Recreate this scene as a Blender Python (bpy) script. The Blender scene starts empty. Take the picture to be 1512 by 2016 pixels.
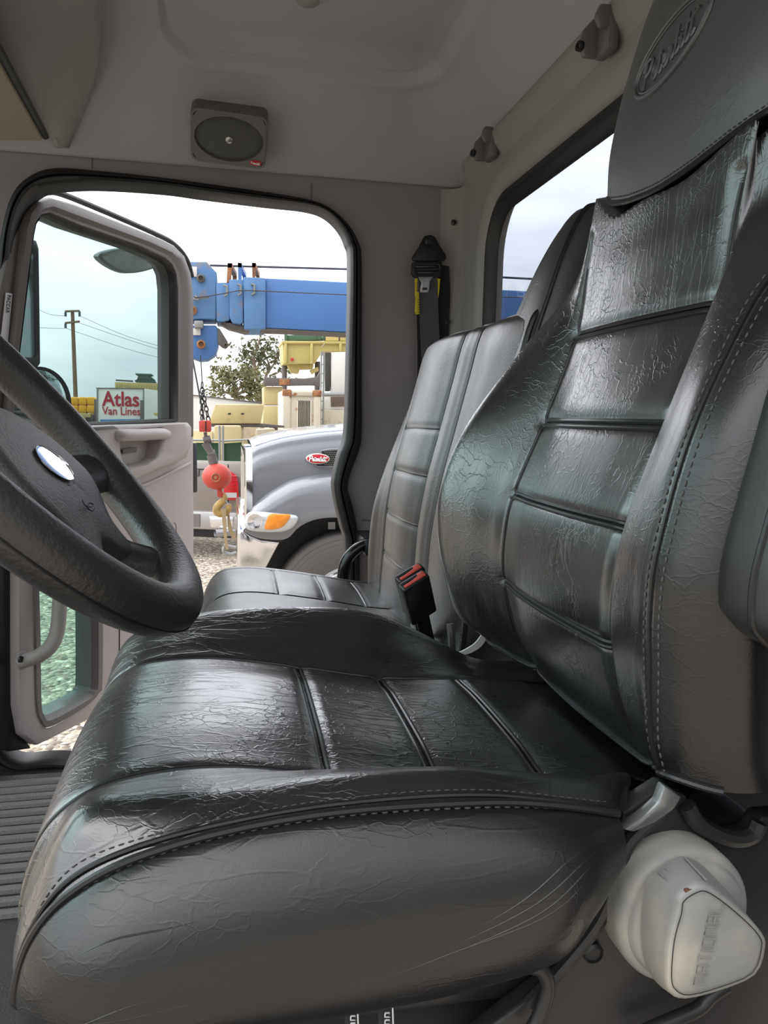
import bpy, bmesh, math, random
from mathutils import Vector as V, Matrix
random.seed(7)
SC = bpy.context.scene
COL = SC.collection
# ------------------------------------------------------------------ camera
FOC = 1515.0
PSI, PHI, RHO = math.radians(11.4), math.radians(7.0), math.radians(1.2)
EYE = V((0, 0, 2.03))
CF = V((math.sin(PSI)*math.cos(PHI), math.cos(PSI)*math.cos(PHI), -math.sin(PHI)))
_r = V((math.cos(PSI), -math.sin(PSI), 0)); _u = _r.cross(CF)
CR = _r*math.cos(RHO) + _u*math.sin(RHO)
CU = _u*math.cos(RHO) - _r*math.sin(RHO)
def ray(px, py): return CF + CR*((px-756)/FOC) + CU*((1008-py)/FOC)
def at(px, py, X=None, Y=None, Z=None):
    """world point seen at photo pixel (px,py) on the plane X=, Y= or Z="""
    d = ray(px, py)
    t = X/d.x if X is not None else Y/d.y if Y is not None else (Z-EYE.z)/d.z
    return EYE + d*t
def on_plane(px, py, P0, n):
    d = ray(px, py); return EYE + d*((P0-EYE).dot(n)/d.dot(n))
cam = bpy.data.cameras.new('camera'); camo = bpy.data.objects.new('camera', cam); COL.objects.link(camo)
camo.matrix_world = Matrix(((CR.x, CU.x, -CF.x, EYE.x), (CR.y, CU.y, -CF.y, EYE.y), (CR.z, CU.z, -CF.z, EYE.z), (0, 0, 0, 1)))
cam.sensor_fit = 'VERTICAL'; cam.sensor_height = 24.0; cam.lens = 24.0*FOC/2016.0
cam.clip_start = 0.02; cam.clip_end = 2000
SC.camera = camo

# ------------------------------------------------------------------ materials
def lin(c):
    c = c/255.0
    return c/12.92 if c <= 0.04045 else ((c+0.055)/1.055)**2.4
def srgb(r, g, b): return (lin(r), lin(g), lin(b), 1)
class NT:
    def __init__(s, name):
        s.m = bpy.data.materials.new(name); s.m.use_nodes = True
        s.t = s.m.node_tree; s.n = s.t.nodes; s.b = s.n['Principled BSDF']; s.out = s.n['Material Output']
    def new(s, t, **k):
        nd = s.n.new(t)
        for a, v in k.items(): setattr(nd, a, v)
        return nd
    def l(s, a, b): s.t.links.new(a, b)
def mat(name, col, rough=0.6, metal=0.0, grain=None, bump=0.0, spec=0.5, var=0.0, coat=0.0, varscale=6.0, col2=None):
    q = NT(name); b = q.b
    b.inputs['Base Color'].default_value = col; b.inputs['Roughness'].default_value = rough
    b.inputs['Metallic'].default_value = metal; b.inputs['Specular IOR Level'].default_value = spec
    b.inputs['Coat Weight'].default_value = coat; b.inputs['Coat Roughness'].default_value = 0.06
    tc = q.new('ShaderNodeTexCoord')
    if var > 0:
        no = q.new('ShaderNodeTexNoise'); no.inputs['Scale'].default_value = varscale; no.inputs['Detail'].default_value = 6
        q.l(tc.outputs['Object'], no.inputs['Vector'])
        mx = q.new('ShaderNodeMix', data_type='RGBA'); mp = q.new('ShaderNodeMapRange')
        mp.inputs['From Min'].default_value = 0.4; mp.inputs['From Max'].default_value = 0.7; mp.inputs['To Max'].default_value = 1
        q.l(no.outputs['Fac'], mp.inputs['Value']); q.l(mp.outputs['Result'], mx.inputs['Factor'])
        mx.inputs['A'].default_value = col
        mx.inputs['B'].default_value = col2 if col2 else tuple(c*(1-var) for c in col[:3])+(1,)
        q.l(mx.outputs['Result'], b.inputs['Base Color'])
    if bump > 0:
        no = q.new('ShaderNodeTexNoise'); no.inputs['Scale'].default_value = grain; no.inputs['Detail'].default_value = 3
        q.l(tc.outputs['Object'], no.inputs['Vector'])
        bp = q.new('ShaderNodeBump'); bp.inputs['Strength'].default_value = bump; bp.inputs['Distance'].default_value = 0.002
        q.l(no.outputs['Fac'], bp.inputs['Height']); q.l(bp.outputs['Normal'], b.inputs['Normal'])
    return q.m
def leather(name, col, rough=0.32, crease=1.0, stretch=(1, 1, 1), scale=40.0, spec=0.9, lines=None, lamt=0.8, coat=.9, crough=.24):
    """creased vinyl: fine grain, thin crackle folds in patches, optional long drag lines"""
    q = NT(name); b = q.b
    b.inputs['Base Color'].default_value = col
    b.inputs['Specular IOR Level'].default_value = spec
    b.inputs['Coat Weight'].default_value = coat; b.inputs['Coat IOR'].default_value = 1.6; b.inputs['Coat Roughness'].default_value = crough
    tc = q.new('ShaderNodeTexCoord')
    def math_(op, a, c):
        n = q.new('ShaderNodeMath', operation=op)
        for i, v in enumerate((a, c)):
            if isinstance(v, (int, float)): n.inputs[i].default_value = v
            else: q.l(v, n.inputs[i])
        return n.outputs[0]
    def crackle(vec, sc_, w_, amp, warp, msc, mlo, mhi):
        ns = q.new('ShaderNodeTexNoise'); ns.inputs['Scale'].default_value = 16; ns.inputs['Detail'].default_value = 4
        q.l(vec, ns.inputs['Vector'])
        mad = q.new('ShaderNodeVectorMath', operation='MULTIPLY_ADD'); mad.inputs[1].default_value = (warp,)*3
        q.l(ns.outputs['Color'], mad.inputs[0]); q.l(vec, mad.inputs[2])
        vo = q.new('ShaderNodeTexVoronoi', feature='DISTANCE_TO_EDGE'); vo.inputs['Scale'].default_value = sc_
        q.l(mad.outputs['Vector'], vo.inputs['Vector'])
        mr = q.new('ShaderNodeMapRange'); mr.inputs['From Max'].default_value = w_
        mr.inputs['To Min'].default_value = amp; mr.inputs['To Max'].default_value = 0; mr.interpolation_type = 'SMOOTHSTEP'
        q.l(vo.outputs['Distance'], mr.inputs['Value'])
        mk = q.new('ShaderNodeTexNoise'); mk.inputs['Scale'].default_value = msc; mk.inputs['Detail'].default_value = 3
        q.l(tc.outputs['Object'], mk.inputs['Vector'])
        mm = q.new('ShaderNodeMapRange'); mm.inputs['From Min'].default_value = mlo; mm.inputs['From Max'].default_value = mhi
        q.l(mk.outputs['Fac'], mm.inputs['Value'])
        return math_('MULTIPLY', mr.outputs['Result'], mm.outputs['Result'])
    def mapped(st):
        m_ = q.new('ShaderNodeMapping'); m_.inputs['Scale'].default_value = st; q.l(tc.outputs['Object'], m_.inputs['Vector']); return m_.outputs['Vector']
    v1 = mapped(stretch)
    h = math_('ADD', crackle(v1, scale, 0.055, 1.0, 0.10, 9, .50, .66), crackle(v1, scale*2.4, 0.08, 0.55, 0.07, 15, .47, .62))
    if lines:
        h = math_('ADD', h, crackle(mapped(lines), 44, 0.07, lamt, 0.05, 7, .36, .55))
    gr = q.new('ShaderNodeTexNoise'); gr.inputs['Scale'].default_value = 750; gr.inputs['Detail'].default_value = 2
    q.l(tc.outputs['Object'], gr.inputs['Vector'])
    lo = q.new('ShaderNodeTexNoise'); lo.inputs['Scale'].default_value = 16; lo.inputs['Detail'].default_value = 3
    q.l(tc.outputs['Object'], lo.inputs['Vector'])
    b1 = q.new('ShaderNodeBump'); b1.inputs['Strength'].default_value = 0.08; b1.inputs['Distance'].default_value = 0.001
    q.l(gr.outputs['Fac'], b1.inputs['Height'])
    b2 = q.new('ShaderNodeBump'); b2.inputs['Strength'].default_value = 0.42*crease; b2.inputs['Distance'].default_value = 0.0010
    q.l(h, b2.inputs['Height']); q.l(b1.outputs['Normal'], b2.inputs['Normal'])
    b3 = q.new('ShaderNodeBump'); b3.inputs['Strength'].default_value = 0.10; b3.inputs['Distance'].default_value = 0.004
    q.l(lo.outputs['Fac'], b3.inputs['Height']); q.l(b2.outputs['Normal'], b3.inputs['Normal'])
    q.l(b3.outputs['Normal'], b.inputs['Normal']); q.l(b3.outputs['Normal'], b.inputs['Coat Normal'])
    rr = q.new('ShaderNodeMapRange'); rr.inputs['From Min'].default_value = .3; rr.inputs['From Max'].default_value = .7
    rr.inputs['To Min'].default_value = rough-0.04; rr.inputs['To Max'].default_value = rough+0.06
    q.l(lo.outputs['Fac'], rr.inputs['Value']); q.l(rr.outputs['Result'], b.inputs['Roughness'])
    return q.m
def glass(name, tint, refl=0.5, rough=0.0):
    q = NT(name); q.n.remove(q.b)
    tr = q.new('ShaderNodeBsdfTransparent'); tr.inputs['Color'].default_value = tint
    gl = q.new('ShaderNodeBsdfGlossy'); gl.inputs['Roughness'].default_value = rough
    fr = q.new('ShaderNodeFresnel'); fr.inputs['IOR'].default_value = 1.45
    mu = q.new('ShaderNodeMath', operation='MULTIPLY'); mu.inputs[1].default_value = refl
    q.l(fr.outputs[0], mu.inputs[0])
    mx = q.new('ShaderNodeMixShader'); q.l(mu.outputs[0], mx.inputs[0]); q.l(tr.outputs[0], mx.inputs[1]); q.l(gl.outputs[0], mx.inputs[2])
    q.l(mx.outputs[0], q.out.inputs['Surface']); return q.m

M = {}
M['leather'] = leather('black_vinyl', (0.007, 0.0075, 0.008, 1), 0.30, .62, (1, 1, 1), 44, lines=(1.5, 2.2, .30), lamt=.35)
M['leather_seat'] = leather('black_vinyl_worn', (0.007, 0.0075, 0.008, 1), 0.29, .75, (.8, 1.1, 1.1), 46, lines=(.30, 1.3, 1.0), lamt=.75)
M['leather_side'] = leather('black_vinyl_side', (0.007, 0.007, 0.0072, 1), 0.31, 0.40, (0.5, 1, 1.2), 34, lines=(.25, 1.0, 1.2), lamt=.5, coat=.12, spec=.6)
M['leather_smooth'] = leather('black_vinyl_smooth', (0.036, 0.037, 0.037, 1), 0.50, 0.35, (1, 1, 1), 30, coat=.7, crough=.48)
M['leather_arm'] = leather('black_vinyl_armrest', (0.012, 0.0125, 0.013, 1), 0.42, 0.30, (1, 1, 1), 30, coat=.4, crough=.4)
M['leather_grey'] = leather('charcoal_vinyl', (0.012, 0.012, 0.012, 1), 0.40, 0.4, (1, 1, 1), 30, coat=.55, crough=.36)
M['piping'] = mat('black_piping', (0.012, 0.012, 0.013, 1), 0.3)
M['thread'] = mat('grey_thread', (0.065, 0.062, 0.065, 1), 0.6)
M['headliner'] = mat('grey_headliner', srgb(173, 171, 174), 0.8, bump=0.15, grain=500)
M['trim_grey'] = mat('grey_cab_trim', srgb(152, 148, 145), 0.6, bump=0.12, grain=420)
M['wall_grey'] = mat('grey_cab_wall', srgb(142, 136, 138), 0.65, bump=0.12, grain=420)
M['door_grey'] = mat('door_grey_plastic', srgb(178, 169, 167), 0.5, bump=0.15, grain=420)
M['frame_grey'] = mat('dark_grey_plastic', srgb(112, 107, 106), 0.5, bump=0.1, grain=420)
M['rubber'] = mat('black_rubber', (0.012, 0.012, 0.013, 1), 0.5)
M['wheel_rim'] = mat('grained_black_urethane', (0.020, 0.0195, 0.019, 1), 0.42, bump=.35, grain=260, spec=.8)
M['pad'] = mat('grained_black_pad', (0.050, 0.048, 0.047, 1), 0.5, bump=0.5, grain=330, spec=.8)
M['black_plastic'] = mat('black_plastic', (0.012, 0.012, 0.013, 1), 0.4)
M['black_gloss'] = mat('black_gloss', (0.008, 0.008, 0.008, 1), 0.18)
M['steel_black'] = mat('black_painted_steel', (0.022, 0.022, 0.023, 1), 0.38)
M['knob'] = mat('light_grey_plastic', srgb(140, 141, 138), 0.5, var=0.12, varscale=14, col2=srgb(178, 172, 160))
M['knob_text'] = mat('light_grey_relief', srgb(126, 127, 124), 0.5)
M['red_plastic'] = mat('red_plastic', srgb(206, 84, 80), 0.4)
M['chrome'] = mat('chrome', (0.80, 0.80, 0.82, 1), 0.08, 1.0)
M['steel'] = mat('brushed_steel', (0.45, 0.45, 0.46, 1), 0.35, 1.0)
M['webbing'] = mat('grey_webbing', srgb(84, 87, 92), 0.85, bump=0.3, grain=700)
M['webbing_light'] = mat('pale_webbing', srgb(230, 230, 222), 0.6)
M['yellow_plastic'] = mat('yellow_plastic', srgb(214, 200, 40), 0.5)
M['grille'] = mat('speaker_grille', srgb(92, 92, 90), 0.8, bump=0.9, grain=900)
M['speaker_grey'] = mat('speaker_grey', srgb(112, 110, 108), 0.55, bump=0.1, grain=420)
M['badge_red'] = mat('badge_red', srgb(190, 30, 45), 0.3, coat=0.5)
M['white'] = mat('white_paint', srgb(226, 224, 218), 0.5)
M['white_letter'] = mat('white_lettering', srgb(240, 240, 240), 0.4)
M['label_white'] = mat('label_white', srgb(215, 214, 222), 0.5)
M['print_black'] = mat('print_black', srgb(40, 40, 44), 0.6)
M['visor'] = mat('beige_visor', srgb(158, 148, 134), 0.85, bump=0.15, grain=500)
M['mirror'] = mat('mirror_glass', (0.75, 0.80, 0.80, 1), 0.03, 1.0)
M['door_glass'] = glass('tinted_door_glass', (0.33, 0.42, 0.41, 1), 0.6)
M['peep_glass'] = glass('tinted_peep_glass', (0.34, 0.56, 0.50, 1), 0.6)
M['rear_glass'] = glass('rear_glass', (0.52, 0.55, 0.61, 1), 0.4)
M['windshield'] = glass('tinted_windshield', (0.74, 0.92, 0.88, 1), 0.6)

# ------------------------------------------------------------------ mesh helpers
def cr(p0, p1, p2, p3, t):
    t2 = t*t; t3 = t2*t
    return p0*(-0.5*t+t2-0.5*t3) + p1*(1-2.5*t2+1.5*t3) + p2*(0.5*t+2*t2-1.5*t3) + p3*(0.5*t3-0.5*t2)
def cpt(P, t, closed=False):
    n = len(P)
    if closed:
        i = math.floor(t); f = t-i
        return cr(P[(i-1) % n], P[i % n], P[(i+1) % n], P[(i+2) % n], f)
    t = min(max(t, 0.0), n-1.0); i = min(int(t), n-2); f = t-i
    a = P[i-1] if i > 0 else P[0]*2-P[1]
    d = P[i+2] if i+2 < n else P[n-1]*2-P[n-2]
    return cr(a, P[i], P[i+1], d, f)
def smooth(pts, k=8, closed=False):
    P = [V(p) for p in pts]; n = len(P)
    m = n if closed else n-1
    out = [cpt(P, j/k, closed) for j in range(m*k)]
    if not closed: out.append(P[-1].copy())
    return out
class Surf:
    """smooth surface through a control grid; eval(u,v) in control-index units"""
    def __init__(s, P, closed_v=False, gu=(), gv=(), flip=1):
        s.P = [[V(p) for p in row] for row in P]; s.cv = closed_v; s.gu = gu; s.gv = gv; s.fl = flip
    def raw(s, u, v): return cpt([cpt(r, v, s.cv) for r in s.P], u)
    def nrm(s, u, v):
        e = 0.05; R = len(s.P)-1
        a = s.raw(min(u+e, R), v)-s.raw(max(u-e, 0), v)
        C_ = len(s.P[0])-1
        b = (s.raw(u, v+e)-s.raw(u, v-e)) if s.cv else (s.raw(u, min(v+e, C_))-s.raw(u, max(v-e, 0)))
        n = a.cross(b)
        return n.normalized()*s.fl if n.length > 1e-12 else V((0, 0, 0))
    def off(s, u, v):
        d = 0
        for k, dep, w, lo, hi in s.gu:
            if lo <= v <= hi: d -= dep*math.exp(-((u-k)/w)**2)
        for k, dep, w, lo, hi in s.gv:
            if lo <= u <= hi: d -= dep*math.exp(-((v-k)/w)**2)
        return d
    def pt(s, u, v, h=0.0):
        d = s.off(u, v)+h
        return s.raw(u, v)+s.nrm(u, v)*d if d else s.raw(u, v)
class MB:
    def __init__(s): s.v = []; s.f = []; s.sharp = False
    def add(s, vs, fs):
        o = len(s.v); s.v += [tuple(v) for v in vs]; s.f += [tuple(i+o for i in f) for f in fs]; return s
    def surf(s, S, nu, nv, vr=None):
        R = len(S.P)-1; n = len(S.P[0]); Cn = n if S.cv else n-1
        U = R*nu+1; W = Cn*nv + (0 if S.cv else 1); v0 = 0
        if vr: v0 = vr[0]; Cn = vr[1]-vr[0]; W = Cn*nv+1
        vs = [S.pt(i/nu, v0+j/nv) for i in range(U) for j in range(W)]
        fs = []
        for i in range(U-1):
            for j in range(Cn*nv):
                a = i*W+j; b = i*W+(j+1) % W
                q = (a, b, b+W, a+W)
                fs.append(q if S.fl > 0 else q[::-1])
        return s.add(vs, fs)
    def grid(s, rows, closed=False):
        n = len(rows[0]); vs = [p for r in rows for p in r]; fs = []
        for i in range(len(rows)-1):
            for j in range(n if closed else n-1):
                fs.append((i*n+j, i*n+(j+1) % n, (i+1)*n+(j+1) % n, (i+1)*n+j))
        return s.add(vs, fs)
    def tube(s, pts, r, n=10, closed=False, cap=True, flat=1.0, up=None):
        P = [V(p) for p in pts]; m = len(P); rows = []
        rr = r if hasattr(r, '__len__') else [r]*m
        t0 = (P[1]-P[0]).normalized()
        a = V(up) if up else (V((0, 0, 1)) if abs(t0.z) < 0.9 else V((1, 0, 0)))
        a = (a-t0*a.dot(t0)).normalized()
        for i in range(m):
            if closed: t = P[(i+1) % m]-P[(i-1) % m]
            else: t = P[min(i+1, m-1)]-P[max(i-1, 0)]
            if t.length < 1e-9: t = t0
            t = t.normalized(); a = a-t*a.dot(t)
            a = a.normalized() if a.length > 1e-9 else t.orthogonal().normalized()
            b = t.cross(a)
            rows.append([P[i]+a*(math.cos(2*math.pi*k/n)*rr[i]*flat)+b*(math.sin(2*math.pi*k/n)*rr[i]) for k in range(n)])
        if closed: rows.append(rows[0])
        o = len(s.v); s.grid(rows, True)
        if cap and not closed:
            s.f.append(tuple(o+k for k in range(n))[::-1]); s.f.append(tuple(o+(m-1)*n+k for k in range(n)))
        return s
    def box(s, lo, hi, rot=None, c=None):
        vs = [V((x, y, z)) for z in (lo[2], hi[2]) for y in (lo[1], hi[1]) for x in (lo[0], hi[0])]
        if rot is not None: vs = [rot @ v + (V(c) if c is not None else V((0, 0, 0))) for v in vs]
        return s.add(vs, [(0, 2, 3, 1), (4, 5, 7, 6), (0, 1, 5, 4), (2, 6, 7, 3), (0, 4, 6, 2), (1, 3, 7, 5)])
    def prism(s, poly, ext):
        """poly: 3D loop; ext: vector"""
        P = [V(p) for p in poly]; n = len(P); e = V(ext)
        nr = V((0, 0, 0))
        for i in range(n): nr += (P[i]-P[0]).cross(P[(i+1) % n]-P[0])
        if nr.dot(e) > 0: P = P[::-1]
        return s.add(P+[p+e for p in P], [tuple(range(n)), tuple(range(2*n-1, n-1, -1))]+[(i, i+n, (i+1) % n+n, (i+1) % n) for i in range(n)])
    def taper(s, polyA, polyB):
        n = len(polyA)
        return s.add(list(polyA)+list(polyB), [tuple(range(n))[::-1], tuple(range(n, 2*n))]+[(i, (i+1) % n, (i+1) % n+n, i+n) for i in range(n)])
    def lathe(s, c, axis, prof, n=32, a0=0, a1=2*math.pi):
        ax = V(axis).normalized(); e1 = ax.orthogonal().normalized(); e2 = ax.cross(e1); c = V(c)
        full = abs(a1-a0-2*math.pi) < 1e-6
        m = n if full else n+1
        rows = [[c+ax*h+(e1*math.cos(a0+(a1-a0)*k/n)+e2*math.sin(a0+(a1-a0)*k/n))*r for k in range(m)] for r, h in prof]
        return s.grid(rows, full)
    def sphere(s, c, r, n=20, sc=(1, 1, 1)):
        c = V(c)
        rows = [[c+V((math.sin(math.pi*i/n)*math.cos(2*math.pi*k/n)*r*sc[0], math.sin(math.pi*i/n)*math.sin(2*math.pi*k/n)*r*sc[1], math.cos(math.pi*i/n)*r*sc[2])) for k in range(n)] for i in range(n+1)]
        return s.grid(rows, True)
    def ring(s, outer, inner, ext=None):
        """flat band between two loops with equal counts, optional thickness"""
        n = len(outer); O = [V(p) for p in outer]; I = [V(p) for p in inner]
        if ext is None:
            return s.grid([O, I], True)
        e = V(ext)
        return s.grid([O, I, [p+e for p in I], [p+e for p in O], O], True)
    def dashes(s, S, uv, step, r, lift=0.001, fill=0.62):
        """stitching along a surface path"""
        pts = [S.pt(u, v, lift) for u, v in uv]; path_dashes(s, pts, step, r, fill); return s
    def build(s, name, m, parent=None, smooth_=True, bevel=0, seg=2, merge=1e-6, angle=None, recalc=True):
        me = bpy.data.meshes.new(name); bm = bmesh.new()
        vv = [bm.verts.new(v) for v in s.v]
        for f in s.f:
            if len(set(f)) < 3: continue
            try: bm.faces.new([vv[i] for i in f])
            except ValueError: pass
        if merge: bmesh.ops.remove_doubles(bm, verts=bm.verts, dist=merge)
        if recalc: bmesh.ops.recalc_face_normals(bm, faces=bm.faces)
        if bevel:
            ed = [e for e in bm.edges if len(e.link_faces) == 2 and e.calc_face_angle(0) > math.radians(28)]
            bmesh.ops.bevel(bm, geom=ed, offset=bevel, segments=seg, profile=0.5, affect='EDGES', clamp_overlap=True)
        if smooth_:
            for f in bm.faces: f.smooth = True
            lim = math.radians(angle if angle else 40)
            for e in bm.edges:
                if len(e.link_faces) == 2 and e.calc_face_angle(0) > lim: e.smooth = False
        bm.to_mesh(me); bm.free()
        me.materials.append(M[m] if isinstance(m, str) else m)
        o = bpy.data.objects.new(name, me); COL.objects.link(o)
        if parent is not None: adopt(o, parent)
        return o
def wpos(o):
    p = V((0, 0, 0))
    while o is not None: p += o.location; o = o.parent
    return p
def adopt(o, parent):
    o.location = -wpos(parent); o.parent = parent
def path_dashes(mb, pts, step, r, fill=0.62):
    L = 0; seg = []
    for i in range(len(pts)-1):
        d = (pts[i+1]-pts[i]).length; seg.append((L, L+d, pts[i], pts[i+1])); L += d
    def pos(x):
        for a, b, p, q in seg:
            if a <= x <= b: return p.lerp(q, (x-a)/max(b-a, 1e-9))
        return pts[-1]
    x = 0
    while x+step*fill < L:
        a, b = pos(x), pos(x+step*fill); c = a.lerp(b, .5)
        mb.tube([a, a.lerp(b, .15), c, a.lerp(b, .85), b], [r*.3, r*.9, r, r*.9, r*.3], 6)
        x += step
def tag(o, label, cat, group=None, kind=None):
    if label: o['label'] = label
    if cat: o['category'] = cat
    if group: o['group'] = group
    if kind: o['kind'] = kind
    return o
def thing(name, label, cat, loc=(0, 0, 0), group=None, kind=None):
    o = bpy.data.objects.new(name, None); COL.objects.link(o); o.location = V(loc); o.empty_display_size = 0.05
    return tag(o, label, cat, group, kind)
def resample(loop, n, c=None, axis=None):
    """closed loop resampled to n points of equal arc length"""
    P = [V(p) for p in loop]; L = [0]
    for i in range(len(P)): L.append(L[-1]+(P[(i+1) % len(P)]-P[i]).length)
    out = []; j = 0
    for k in range(n):
        x = L[-1]*k/n
        while L[j+1] < x: j += 1
        out.append(P[j].lerp(P[(j+1) % len(P)], (x-L[j])/max(L[j+1]-L[j], 1e-9)))
    return out
def radial_outer(inner, center, e1, e2, a0, a1, b0, b1):
    """for every inner-loop point, the point on the rectangle [a0,a1]x[b0,b1] (axes e1,e2) along the ray from center"""
    out = []
    ca, cb = center.dot(e1), center.dot(e2)
    nrm = e1.cross(e2)
    for p in inner:
        da, db = p.dot(e1)-ca, p.dot(e2)-cb
        t = 1e9
        if da > 1e-9: t = min(t, (a1-ca)/da)
        if da < -1e-9: t = min(t, (a0-ca)/da)
        if db > 1e-9: t = min(t, (b1-cb)/db)
        if db < -1e-9: t = min(t, (b0-cb)/db)
        out.append(e1*(ca+da*t)+e2*(cb+db*t)+nrm*p.dot(nrm))
    return out
def rrect(cx, cy, w, h, r, n=6):
    out = []
    for sx, sy, a in ((1, 1, 0), (-1, 1, 90), (-1, -1, 180), (1, -1, 270)):
        for k in range(n+1):
            t = math.radians(a+90*k/n)
            out.append((cx+sx*(w/2-r)+r*math.cos(t), cy+sy*(h/2-r)+r*math.sin(t)))
    return out
# --- lettering drawn as strokes
CURSIVE = [[(.25, 0), (.45, .9), (.75, 1.95)], [(.2, 1.5), (.6, 2.05), (1.3, 2.1), (1.65, 1.7), (1.3, 1.15), (.6, .95)],
 [(1.5, .35), (1.95, .5), (2.15, .9), (1.85, 1.0), (1.65, .5), (1.95, .03), (2.4, .3), (2.75, 1.1), (2.95, 1.7)], [(2.8, 1.3), (2.65, .4), (2.85, 0), (3.15, .35), (3.55, .5), (3.75, .9), (3.45, 1.0), (3.25, .5), (3.55, .03), (4.0, .3), (4.2, 1.05), (4.5, .9), (4.42, .3), (4.6, 0), (4.95, .4), (5.35, 1.7), (5.4, 2.0)],
 [(5.25, 1.6), (5.0, .3), (5.25, 0), (5.6, .35), (5.5, .8), (5.85, .75), (5.8, .2), (6.0, 0), (6.3, .4), (6.75, 1.75), (6.7, 2.0)], [(6.6, 1.6), (6.42, .3), (6.6, 0), (6.95, .4), (7.35, 1.6), (7.4, 1.8)], [(7.25, 1.3), (7.1, .3), (7.3, 0), (7.7, .25)],
 [(2.45, 1.25), (3.25, 1.35)], [(6.9, 1.25), (8.2, 1.5)], [(5.95, 1.15), (6.0, 1.25)]]
TECH = {'N': ([[(0, 0), (0, 1), (.62, 1), (.62, 0)]], .62), 'A': ([[(0, 0), (0, 1), (.62, 1), (.62, 0)], [(0, .45), (.62, .45)]], .62), 'T': ([[(0, 1), (.6, 1)], [(.3, 1), (.3, 0)]], .6),
 'I': ([[(0, 0), (0, 1)]], 0), 'O': ([[(0, 0), (0, 1), (.62, 1), (.62, 0), (0, 0)]], .62), 'L': ([[(0, 1), (0, 0), (.55, 0)]], .55)}
def script_word(mb, org, ex, ey, width, r, n=6, flat=1.0, surf=None):
    s_ = width/8.2
    for st in CURSIVE:
        pts = smooth([(x, y, 0) for x, y in st], 5)
        P = [org+ex*((p.x-4.1)*s_)+ey*((p.y-1.0)*s_) for p in pts]
        if surf: P = [surf(p) for p in P]
        mb.tube(P, r, n)
def text_mesh(txt, name, m, parent, org, ex, ey, height, depth=0.002, bold=0.0, align='CENTER', width=None):
    cu = bpy.data.curves.new(name, 'FONT'); cu.body = txt; cu.align_x = align; cu.align_y = 'CENTER'; cu.extrude = depth/2/height; cu.offset = bold; cu.size = 1.0
    ob = bpy.data.objects.new(name+'_tmp', cu); COL.objects.link(ob)
    dg = bpy.context.evaluated_depsgraph_get(); me = bpy.data.meshes.new_from_object(ob.evaluated_get(dg))
    bpy.data.objects.remove(ob); bpy.data.curves.remove(cu)
    xs = [v.co.x for v in me.vertices]; sx = height
    if width: sx = width/(max(xs)-min(xs))
    ez = ex.cross(ey).normalized()
    for v in me.vertices: v.co = org+ex*(v.co.x*sx)+ey*(v.co.y*height)+ez*(v.co.z*height)
    me.materials.append(M[m]); me.name = name
    o = bpy.data.objects.new(name, me); COL.objects.link(o)
    if parent is not None: adopt(o, parent)
    return o
def ellipse(c, ex, ey, a, b, n=40): return [c+ex*(a*math.cos(2*math.pi*k/n))+ey*(b*math.sin(2*math.pi*k/n)) for k in range(n)]
def disc(mb, c, ex, ey, a, b, h, n=40, dome=0.0):
    """elliptic badge body with a rounded edge"""
    ez = ex.cross(ey).normalized(); rows = []
    for s_, z in ((1.0, 0), (1.0, h*.6), (.95, h*.9), (.88, h), (.6, h+dome*.7), (.3, h+dome*.95), (0.001, h+dome)):
        rows.append([p+ez*z for p in ellipse(c, ex, ey, a*s_, b*s_, n)])
    mb.grid(rows, True)
EX, EY, EZ = V((1, 0, 0)), V((0, 1, 0)), V((0, 0, 1))
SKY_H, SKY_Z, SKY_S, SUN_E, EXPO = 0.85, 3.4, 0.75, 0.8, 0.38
# ================================================================== CAB SHELL
def loopY(pts, Y): return [at(x, y, Y=Y) for x, y in pts]
OUT = [(-8,560),(5,455),(25,385),(60,348),(110,332),(200,338),(320,351),(400,362),(520,379),(610,395),(655,415),(688,447),(706,480),(712,520),(712,700),(712,850),(705,890),(690,930),(684,960),(692,990),(703,1040),(708,1085),(708,1300),(690,1500),(600,1530),(300,1530),(113,1518),(36,1522),(-5,1508),(-30,1480),(-40,1300),(-45,900)]
INN = [(22,560),(30,460),(48,405),(75,376),(120,366),(200,364),(320,372),(400,383),(520,398),(600,407),(640,420),(668,446),(683,476),(689,515),(686,700),(681,850),(668,895),(658,940),(657,962),(662,995),(673,1040),(680,1085),(680,1300),(660,1480),(590,1505),(300,1505),(113,1495),(40,1499),(5,1478),(-5,1440),(-10,1300),(5,900)]
WY = 2.15
so = smooth(loopY(OUT, WY), 6, True); si = smooth(loopY(INN, WY), 6, True)
# passenger side wall with the door opening
hole = [a.lerp(b, .45) for a, b in zip(so, si)]
cen = V((-.1, WY, 1.85))
rect = radial_outer(hole, cen, EX, EZ, -1.15, .66, 1.02, 2.74)
mb = MB(); mb.ring(rect, hole, (0, .05, 0))
w = mb.build('wall_back', 'wall_grey', angle=30); tag(w, 'grey passenger side wall of the cab around the open doorway', 'wall', kind='structure')
mb = MB()
mb.grid([so]+[[a.lerp(b, t)+V((0, -h, 0)) for a, b in zip(so, si)] for t, h in ((.06, .012), (.2, .02), (.42, .021), (.5, .012), (.58, .02), (.8, .02), (.95, .01))]+[[p+V((0, .01, 0)) for p in si], [p+V((0, .06, 0)) for p in si]], True)
s = mb.build('trim_1', 'rubber', angle=60); tag(s, 'black rubber weatherstrip running round the open doorway', 'door seal', kind='structure')
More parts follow.
